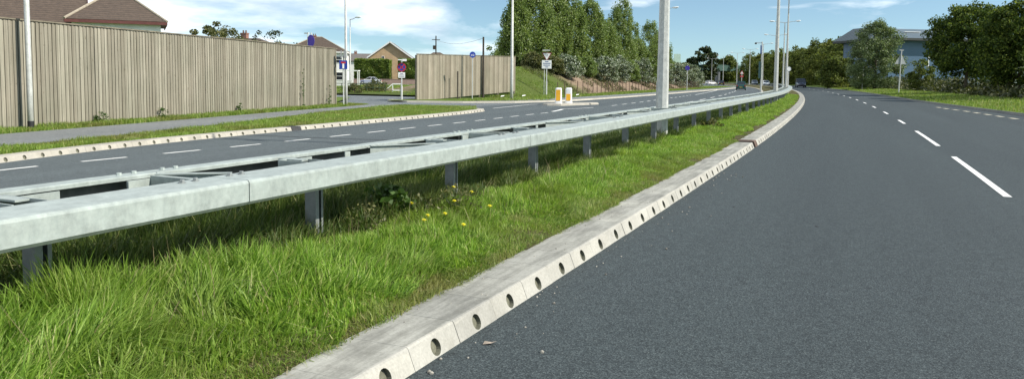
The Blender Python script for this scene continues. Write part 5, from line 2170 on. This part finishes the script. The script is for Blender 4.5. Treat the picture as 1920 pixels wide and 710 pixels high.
P_GREEN, P_DARK, P_WHITE, P_GREY, P_NAVY, P_SILV = paint('paint_green', (0.008, 0.075, 0.065)), paint('paint_dark', (0.02, 0.022, 0.026)), paint('paint_white', (0.72, 0.73, 0.72)), paint('paint_grey', (0.16, 0.18, 0.19)), paint('paint_navy', (0.035, 0.04, 0.06)), paint('paint_silver', (0.62, 0.65, 0.68))
car((P(1387.5, 137.5), 137.5, ZL), Kh(SY(137)) , P_GREEN, 'dark green hatchback driving away on the far carriageway', L=3.9, W=1.72, H=1.55)
car((P(1350, 246), 246, ZL), Kh(SY(246)) , P_DARK, 'dark car driving away ahead of the green hatchback', L=4.2, W=1.75, H=1.55)
car((P(1331, 268), 268, ZL), R(35), P_WHITE, 'pale car waiting at the far side road on the left of the bend', L=4.2, W=1.75, H=1.45)
x, y = K(SY(214), -2.2)
car((float(x), float(y), 0.0), Kh(SY(214)) + math.pi, P_WHITE, 'white car coming round the bend behind the barrier', 'sedan', L=4.3, W=1.75, H=1.45)
x, y = K(SY(238), -2.2)
car((float(x), float(y), 0.0), Kh(SY(238)) + math.pi, P_GREY, 'grey car coming round the bend left of the white one', L=4.1, W=1.72, H=1.5)
car((P(1499, 170), 170, 0.0), Kh(SY(170)) + math.pi, P_NAVY, 'dark van approaching on the near carriageway', 'van', L=4.9, W=1.9, H=1.95, cat='van', name='van')
car((P(694, 156), 156, -0.15), R(178), P_SILV, 'silver saloon with a blue side band parked by the hedge', 'sedan', L=4.5, W=1.75, H=1.48, band=simple('blue_band', (0.05, 0.10, 0.32), 0.4))

# ------------------------------------------------------------------ houses
def roof_mat(name, c):
    m, t, b = base_mat(name)
    tc = nd(t, 'ShaderNodeTexCoord').outputs['Object']
    w = nd(t, 'ShaderNodeTexWave', wave_type='BANDS', bands_direction='Z')
    w.inputs['Scale'].default_value = 1.9
    w.inputs['Distortion'].default_value = 0.6
    w.inputs['Detail'].default_value = 2
    t.links.new(tc, w.inputs[0])
    n = noise(t, tc, 3.2, 6, 0.7)
    n2 = noise(t, tc, 14, 3, 0.7)
    col = ramp(t, n, [(0.3, tuple(x * 0.7 for x in c)), (0.7, tuple(x * 1.25 for x in c))])
    col = mixc(t, 1.0, col, ramp(t, n2, [(0.3, (0.75, 0.75, 0.75)), (0.7, (1.2, 1.2, 1.2))]), 'MULTIPLY')
    col = mixc(t, 1.0, col, ramp(t, w.outputs[0], [(0.0, (0.62, 0.62, 0.62)), (0.25, (1, 1, 1))]), 'MULTIPLY')
    t.links.new(col, b.inputs['Base Color'])
    b.inputs['Roughness'].default_value = 0.85
    bump(t, b, w.outputs[0], 0.6, 0.04)
    return m


def brick_mat(name, c1, c2):
    m, t, b = base_mat(name)
    tc = nd(t, 'ShaderNodeTexCoord').outputs['Object']
    br = nd(t, 'ShaderNodeTexBrick')
    mp = nd(t, 'ShaderNodeMapping')
    mp.inputs['Rotation'].default_value = (R(90), 0, 0)
    t.links.new(tc, mp.inputs[0])
    t.links.new(mp.outputs[0], br.inputs[0])
    br.inputs['Color1'].default_value = (*c1, 1)
    br.inputs['Color2'].default_value = (*c2, 1)
    br.inputs['Mortar'].default_value = (0.3, 0.28, 0.25, 1)
    br.inputs['Scale'].default_value = 4.4
    n = noise(t, tc, 1.2, 5, 0.6)
    col = mixc(t, 1.0, br.outputs[0], ramp(t, n, [(0.3, (0.85, 0.85, 0.85)), (0.7, (1.12, 1.12, 1.12))]), 'MULTIPLY')
    t.links.new(col, b.inputs['Base Color'])
    b.inputs['Roughness'].default_value = 0.9
    return m


M_ROOFB = roof_mat('brown_tiles', (0.082, 0.058, 0.042))
M_ROOFR = roof_mat('red_tiles', (0.17, 0.10, 0.075))
M_ROOFG = roof_mat('grey_tiles', (0.14, 0.125, 0.115))
M_RENDER = simple('white_render', (0.74, 0.73, 0.69), 0.8, 0.08, 1.5, bmp=0.1)
M_BRICK = brick_mat('tan_brick', (0.56, 0.38, 0.20), (0.47, 0.31, 0.16))
M_BRICKR = brick_mat('red_brick', (0.27, 0.11, 0.075), (0.21, 0.09, 0.06))
M_FASC = simple('white_bargeboard', (0.75, 0.75, 0.73), 0.5, 0.06)
M_FASD = simple('maroon_fascia', (0.10, 0.035, 0.03), 0.5, 0.2)
M_RIDGE = simple('ridge_tile', (0.30, 0.26, 0.20), 0.85, 0.2)


def window(mb_f, mb_g, c, w, h, nx, ny, n=2):
    """window on a wall whose outward normal is (nx, ny); c at its centre on the wall face"""
    t_ = Vector((-ny, nx, 0))
    no = Vector((nx, ny, 0))
    c = Vector(c)
    for sx in (-1, 1):
        q = c + t_ * (sx * w / 2) + no * 0.02
        mb_f.bar(q - Vector((0, 0, h / 2)), q + Vector((0, 0, h / 2)), 0.08, 0.08, up=no)
    for k in range(n + 1):
        q = c + Vector((0, 0, -h / 2 + h * k / n)) + no * 0.02
        mb_f.bar(q - t_ * (w / 2), q + t_ * (w / 2), 0.07, 0.07)
    q = c + no * 0.004
    vs = [q - t_ * (w / 2) - Vector((0, 0, h / 2)), q + t_ * (w / 2) - Vector((0, 0, h / 2)), q + t_ * (w / 2) + Vector((0, 0, h / 2)), q - t_ * (w / 2) + Vector((0, 0, h / 2))]
    mb_g.add(vs, [(0, 1, 2, 3)])


def house(px, Y, rz, w, d, eave, ridge, style, wallm, roofm, label, ridge_len=None, chim=(), over=0.4, fascia=None, wins=(), z=-0.15, name='house', ridgem=None):
    """local: front is -y, w along x, d along y.  style: hip, gable_x (ridge along x), gable_y (ridge along y, gable to the front)"""
    r = tag(empty(name, (P(px, Y), Y, z), rz), label, 'house')
    mb = MB()
    hw, hd = w / 2, d / 2
    if style == 'gable_y':
        mb.loft([[(-hw, -hd, -.3), (hw, -hd, -.3), (hw, -hd, eave), (0, -hd, ridge - .08), (-hw, -hd, eave)], [(-hw, hd, -.3), (hw, hd, -.3), (hw, hd, eave), (0, hd, ridge - .08), (-hw, hd, eave)]])
    elif style == 'gable_x':
        mb.loft([[(-hw, -hd, -.3), (-hw, hd, -.3), (-hw, hd, eave), (-hw, 0, ridge - .08), (-hw, -hd, eave)], [(hw, -hd, -.3), (hw, hd, -.3), (hw, hd, eave), (hw, 0, ridge - .08), (hw, -hd, eave)]])
    else:
        mb.box((0, 0, eave / 2 - .15), (w, d, eave + .3))
    mb.build('wall', wallm, r)
    mb = MB()
    o = over
    sl_x, sl_y = (ridge - eave) / hw, (ridge - eave) / hd
    th = 0.14
    if style == 'gable_y':
        for sx in (-1, 1):
            e = (sx * (hw + o), eave - o * sl_x)
            a = [(e[0], -hd - o, e[1]), (0, -hd - o, ridge), (0, hd + o, ridge), (e[0], hd + o, e[1])]
            mb.loft([a, [(p[0], p[1], p[2] + th) for p in a]])
    elif style == 'gable_x':
        for sy in (-1, 1):
            e = (sy * (hd + o), eave - o * sl_y)
            a = [(-hw - o, e[0], e[1]), (-hw - o, 0, ridge), (hw + o, 0, ridge), (hw + o, e[0], e[1])]
            mb.loft([a, [(p[0], p[1], p[2] + th) for p in a]])
    else:
        rl = (ridge_len if ridge_len is not None else max(0.5, w - d)) / 2
        zo = eave - 0.12
        b = [(-hw - o, -hd - o, zo), (hw + o, -hd - o, zo), (hw + o, hd + o, zo), (-hw - o, hd + o, zo)]
        b2 = [(p[0], p[1], p[2] + .13) for p in b]
        t1, t2 = (-rl, 0, ridge), (rl, 0, ridge)
        mb.add(b + b2 + [t1, t2], [(3, 2, 1, 0), (0, 1, 5, 4), (1, 2, 6, 5), (2, 3, 7, 6), (3, 0, 4, 7), (4, 5, 9, 8), (5, 6, 9), (6, 7, 8, 9), (7, 4, 8)])
    rf = mb.build('roof', roofm, r)
    if ridgem:
        mb = MB()
        if style == 'hip':
            for a, b_ in ((b2[0], t1), (b2[1], t2), (b2[2], t2), (b2[3], t1), (t1, t2)):
                mb.tube([a, b_], 0.10, 6)
        elif style == 'gable_y':
            mb.tube([(0, -hd - o, ridge + .1), (0, hd + o, ridge + .1)], 0.1, 6)
        else:
            mb.tube([(-hw - o, 0, ridge + .1), (hw + o, 0, ridge + .1)], 0.1, 6)
        mb.build('ridge', ridgem, rf)
    if fascia:
        mb = MB()
        if style == 'gable_y':
            for sx in (-1, 1):
                mb.bar((sx * (hw + o), -hd - o - .03, eave - o * sl_x + .02), (0, -hd - o - .03, ridge + .02), 0.05, 0.3)
        elif style == 'gable_x':
            for sx in (-1, 1):
                for sy in (-1, 1):
                    mb.bar((sx * (hw + o + .03), sy * (hd + o), eave - o * sl_y + .02), (sx * (hw + o + .03), 0, ridge + .02), 0.05, 0.3)
        else:
            for p, q in ((b[0], b[1]), (b[1], b[2]), (b[3], b[0])):
                mb.bar((p[0], p[1], p[2] - .02), (q[0], q[1], q[2] - .02), 0.06, 0.2)
        mb.build('fascia', fascia, rf)
    for cx_, cy_, ch in chim:
        mb = MB()
        mb.box((cx_, cy_, ridge - 1.0 + ch / 2), (0.75, 0.6, ch + 1.4))
        mb.box((cx_, cy_, ridge - .3 + ch), (0.85, 0.7, 0.14))
        c = mb.build('chimney', M_BRICKR, rf)
        mb = MB()
        for k in (-.18, .18):
            mb.tube([(cx_ + k, cy_, ridge - .25 + ch), (cx_ + k, cy_, ridge + .1 + ch)], [0.11, 0.09], 8)
        mb.build('chimney_pot', M_ROOFR, c)
    for (x, zc, ww, hh) in wins:
        f_, g_ = MB(), MB()
        window(f_, g_, (x, -hd - .003, zc), ww, hh, 0, -1)
        fo = f_.build('window', M_FASC, r)
        g_.build('pane', M_GLASS, fo, fix=False)
    return r


house(225, 56.4, R(25.7), 5.5, 6.3, 5.35, 7.3, 'hip', M_RENDER, M_ROOFB, 'white rendered house with a brown hipped tile roof above the long fence', 1.6, over=0.4, fascia=M_FASD, ridgem=M_RIDGE, wins=((-1.5, 3.9, 1.2, 1.1), (1.5, 3.9, 1.2, 1.1)))
# roof vent pipe
h1 = house(-20, 72, R(25), 9, 8, 5.4, 8.3, 'hip', M_BRICKR, M_ROOFR, 'red tiled house at the far left edge behind the long fence', 1.5, ridgem=M_RIDGE, fascia=M_FASC)
house(25, 56.5, R(30), 9.0, 7, 5.3, 7.6, 'gable_x', M_RENDER, M_ROOFB, 'long brown tiled roof joining the white house on its left', fascia=M_FASD)
house(470, 96, R(-12), 8, 7, 4.6, 6.2, 'hip', M_BRICKR, M_ROOFB, 'low house with a red chimney behind the garden tree', 2.5, chim=((-0.9, 0.3, 0.9),), fascia=M_FASC)
house(596, 146, R(8), 10.8, 9, 6.1, 8.9, 'hip', M_RENDER, M_ROOFB, 'white semi detached house with a hipped roof behind the end of the long fence', 1.6, chim=((-0.6, 0, 0.5),), ridgem=M_RIDGE, fascia=M_FASC,
      wins=((4.0, 4.6, 1.7, 1.2), (4.0, 1.6, 1.9, 1.4), (1.0, 4.6, 1.5, 1.2)))
house(672, 215, R(5), 11, 8, 5.8, 7.7, 'gable_x', M_RENDER, M_ROOFG, 'distant house with two red chimneys left of the brick gable', chim=((-0.8, 0, 0.9), (4.2, 0, 0.4)), fascia=M_FASC)
house(735, 186, R(4), 9.6, 12, 6.2, 9.6, 'gable_y', M_BRICK, M_ROOFG, 'tan brick house with a white edged gable above the hedge', over=0.5, fascia=M_FASC, wins=((-1.6, 5.6, 0.55, 1.4), ))
# burglar alarm box on the gable
house(818, 170, R(12), 8, 7, 4.8, 7.0, 'hip', M_BRICKR, M_ROOFB, 'far hipped roof peeping over the left of the second fence', 1.5, fascia=M_FASC)
house(930, 190, R(0), 12, 7, 4.4, 6.9, 'gable_x', M_BRICKR, M_ROOFG, 'far grey roof peeping over the right of the second fence')

# green rails, low wall, white frames, porch and bush in front of the hedge
def low_rail():
    r = tag(empty('metal_railing', (0, 0, 0)), 'low dark green railing along the green beyond the side road', 'railing')
    a, b = Vector((P(628, 78), 78, -0.15)), Vector((P(722, 80), 80, -0.15))
    n = 8
    for k in range(n + 1):
        q = a.lerp(b, k / n)
        mb = MB()
        mb.tube([q, q + Vector((0, 0, 0.95))], 0.035, 6)
        mb.build('post', M_GREEN, r)
    for z in (0.5, 0.92):
        mb = MB()
        mb.tube([a + Vector((0, 0, z)), b + Vector((0, 0, z))], 0.03, 6)
        mb.build('rail', M_GREEN, r)


M_GREEN = simple('green_railing', (0.03, 0.05, 0.025), 0.5, 0.1)
low_rail()
r = tag(empty('white_barrier_frame', (P(737, 82), 82, -0.12)), 'white painted timber barrier frame beside the clearway sign', 'barrier frame')
mb = MB()
mb.bar((-0.9, 0, 0.1), (-0.1, 0.1, 0.85), 0.09, 0.09)
mb.bar((-0.1, 0.1, 0.85), (0.85, 0.2, 0.85), 0.09, 0.12)
mb.bar((-0.1, 0.1, 0.18), (0.85, 0.2, 0.18), 0.09, 0.1)
mb.build('rail', M_WHITE, r)
for x in (-0.1, 0.85):
    mb = MB()
    mb.box((x, 0.14, 0.42), (0.1, 0.1, 0.95))
    mb.build('post', M_WHITE, r)
tree('bush', (P(703, 81.5), 81.5, -0.15), 0.05, 1.25, bush_r(1.25), 40, 2600, 0.4, 0.14, M_SCRUB, 'brown green bush in front of the silver saloon', 0.03, cat='bush')
tree('bush', (P(664, 76), 76, -0.15), 0.05, 0.9, bush_r(0.9), 30, 1500, 0.3, 0.13, M_SCRUB, 'low green bush at the foot of the small street lamp', 0.03, cat='bush')
mb = MB()
mb.box((0, 0, 0.45), (20, 0.22, 1.1))
mb.box((0, 0, 1.03), (20.02, 0.3, 0.08))
o = mb.build('garden_wall', brick_mat('pink_brick', (0.40, 0.27, 0.21), (0.34, 0.22, 0.17)))
o.location = (P(752, 161.5), 161.5, -0.15)
tag(o, 'low pinkish brick wall in front of the hedges', 'wall')
r = tag(empty('porch', (P(660, 140), 140, -0.15)), 'small white flat roofed porch with slim columns beside the hedge', 'porch')
mb = MB()
mb.box((0, 0, 2.6), (2.6, 1.6, 0.18))
mb.build('roof', M_WHITE, r)
for x in (-1.15, 1.15):
    for y in (-0.7, 0.7):
        mb = MB()
        mb.box((x, y, 1.2), (0.14, 0.14, 2.7))
        mb.build('column', M_WHITE, r)
mb = MB()
mb.box((0, 0, 0.35), (3.5, 0.2, 1.0))
mb.box((0, 0, 0.88), (3.6, 0.26, 0.08))
o = mb.build('garden_wall', M_RENDER)
o.location = (P(640, 128), 128, -0.15)
tag(o, 'low white garden wall right of the end of the long fence', 'wall')

# ------------------------------------------------------------------ warehouse
def clad(name, c):
    m, t, b = base_mat(name)
    tc = nd(t, 'ShaderNodeTexCoord').outputs['Object']
    w = nd(t, 'ShaderNodeTexWave', wave_type='BANDS', bands_direction='X')
    w.inputs['Scale'].default_value = 1.6
    t.links.new(tc, w.inputs[0])
    n = noise(t, tc, 0.3, 4)
    col = ramp(t, n, [(0.3, tuple(x * 0.9 for x in c)), (0.7, tuple(x * 1.1 for x in c))])
    col = mixc(t, 1.0, col, ramp(t, w.outputs[0], [(0.1, (0.82, 0.82, 0.82)), (0.3, (1, 1, 1))]), 'MULTIPLY')
    t.links.new(col, b.inputs['Base Color'])
    b.inputs['Roughness'].default_value = 0.5
    bump(t, b, w.outputs[0], 0.3, 0.03)
    return m


M_CLAD = clad('blue_cladding', (0.058, 0.118, 0.195))
M_ROOFM = clad('grey_roof_sheet', (0.105, 0.135, 0.155))
M_DARKM = simple('dark_soffit', (0.03, 0.035, 0.035), 0.6, 0.1)


def warehouse():
    Y = 150
    cx_, cy_ = P(1662, Y), Y
    r = tag(empty('warehouse', (cx_, cy_, 0.0), R(0)), 'blue clad warehouse with a grey overhanging roof behind the willow', 'warehouse')
    # near corner at origin; right wall runs right and away, left wall runs left and away
    u = Vector((0.985, 0.172, 0))          # along right wall
    v = Vector((-0.30, 0.955, 0)) * 1.0   # along left wall, away
    v = Vector((-0.172, 0.985, 0)).normalized()
    A, B = 26.0, 15.0
    He = 9.7

    def pt(a, b, z):
        p = u * a + v * b
        return (p.x, p.y, z)
    mb = MB()
    mb.loft([[pt(0, 0, 0.9), pt(A, 0, 0.9), pt(A, B, 0.9), pt(0, B, 0.9)], [pt(0, 0, He), pt(A, 0, He), pt(A, B, He), pt(0, B, He)]])
    mb.build('wall', M_CLAD, r)
    mb = MB()
    mb.loft([[pt(.05, .05, -0.3), pt(A - .05, .05, -0.3), pt(A - .05, B - .05, -0.3), pt(.05, B - .05, -0.3)], [pt(.05, .05, .9), pt(A - .05, .05, .9), pt(A - .05, B - .05, .9), pt(.05, B - .05, .9)]])
    mb.build('plinth', M_DARKM, r)
    o = 1.6
    mb = MB()
    e0 = [pt(-o, -o, He - .25), pt(A + o, -o, He - .25), pt(A + o, B + o, He - .25), pt(-o, B + o, He - .25)]
    e1 = [(p[0], p[1], p[2] + .45) for p in e0]
    mb.loft([e0, e1])
    fs = mb.build('fascia', M_DARKM, r)
    mb = MB()
    top = [pt(-0.6, 8, He + 2.6), pt(A + .6, 8, He + 2.6), pt(A + .6, B - 4, He + 2.6), pt(-.6, B - 4, He + 2.6)]
    e2 = [pt(-o + .05, -o + .05, He + .21), pt(A + o - .05, -o + .05, He + .21), pt(A + o - .05, B + o - .05, He + .21), pt(-o + .05, B + o - .05, He + .21)]
    mb.loft([e2, top])
    rf = mb.build('roof', M_ROOFM, r)
    mb = MB()
    mb.bar(pt(6, 4.0, He + 1.75), pt(9.5, 4.0, He + 1.75), 0.5, 0.1)
    mb.build('rooflight', M_LAMPW, rf)
    mb = MB()
    q = pt(8.6, -.06, 5.4)
    mb.box(q, (0.22, 0.05, 2.4), math.atan2(u.y, u.x))
    mb.build('vent_strip', M_WHITE, r)
    return r


warehouse()

# ------------------------------------------------------------------ far bridge and pale board
r = tag(empty('road_bridge', (0, 0, 0)), 'dark green girder bridge crossing the road far round the bend', 'bridge')
M_GIRD = simple('green_girder', (0.03, 0.075, 0.06), 0.6, 0.15)
mb = MB()
a, b = Vector((P(1268, 345), 345, 6.8)), Vector((P(1392, 362), 362, 6.8))
mb.bar(a, b, 1.0, 2.6)
mb.build('girder', M_GIRD, r)
mb = MB()
mb.bar(a + Vector((0, 0.4, 1.6)), b + Vector((0, 0.4, 1.6)), 0.12, 0.12)
k = 0
for k in range(30):
    q = a.lerp(b, k / 29)
    mb.box((q.x, q.y + 0.4, q.z + 1.3), (0.1, 0.1, 0.9))
mb.build('parapet', M_GIRD, r)
for q in (a, b, a.lerp(b, 0.62)):
    mb = MB()
    mb.box((q.x, q.y + 3, 2.6), (3.0 if q in (a, b) else 0.8, 6, 6.0))
    mb.build('pier', M_GREY, r)
r = tag(empty('advertising_board', (P(1267, 190), 190, 0)), 'pale green board on posts showing beside the last poplar', 'board')
mb = MB()
mb.box((0, 0, 6.0), (1.6, 0.2, 3.4))
mb.build('panel', simple('pale_green', (0.45, 0.58, 0.5), 0.6, 0.15, 1.5), r)
for x in (-0.6, 0.6):
    mb = MB()
    mb.tube([(x, 0.15, -0.3), (x, 0.15, 7.4)], 0.08, 8)
    mb.build('post', M_SPOST, r)
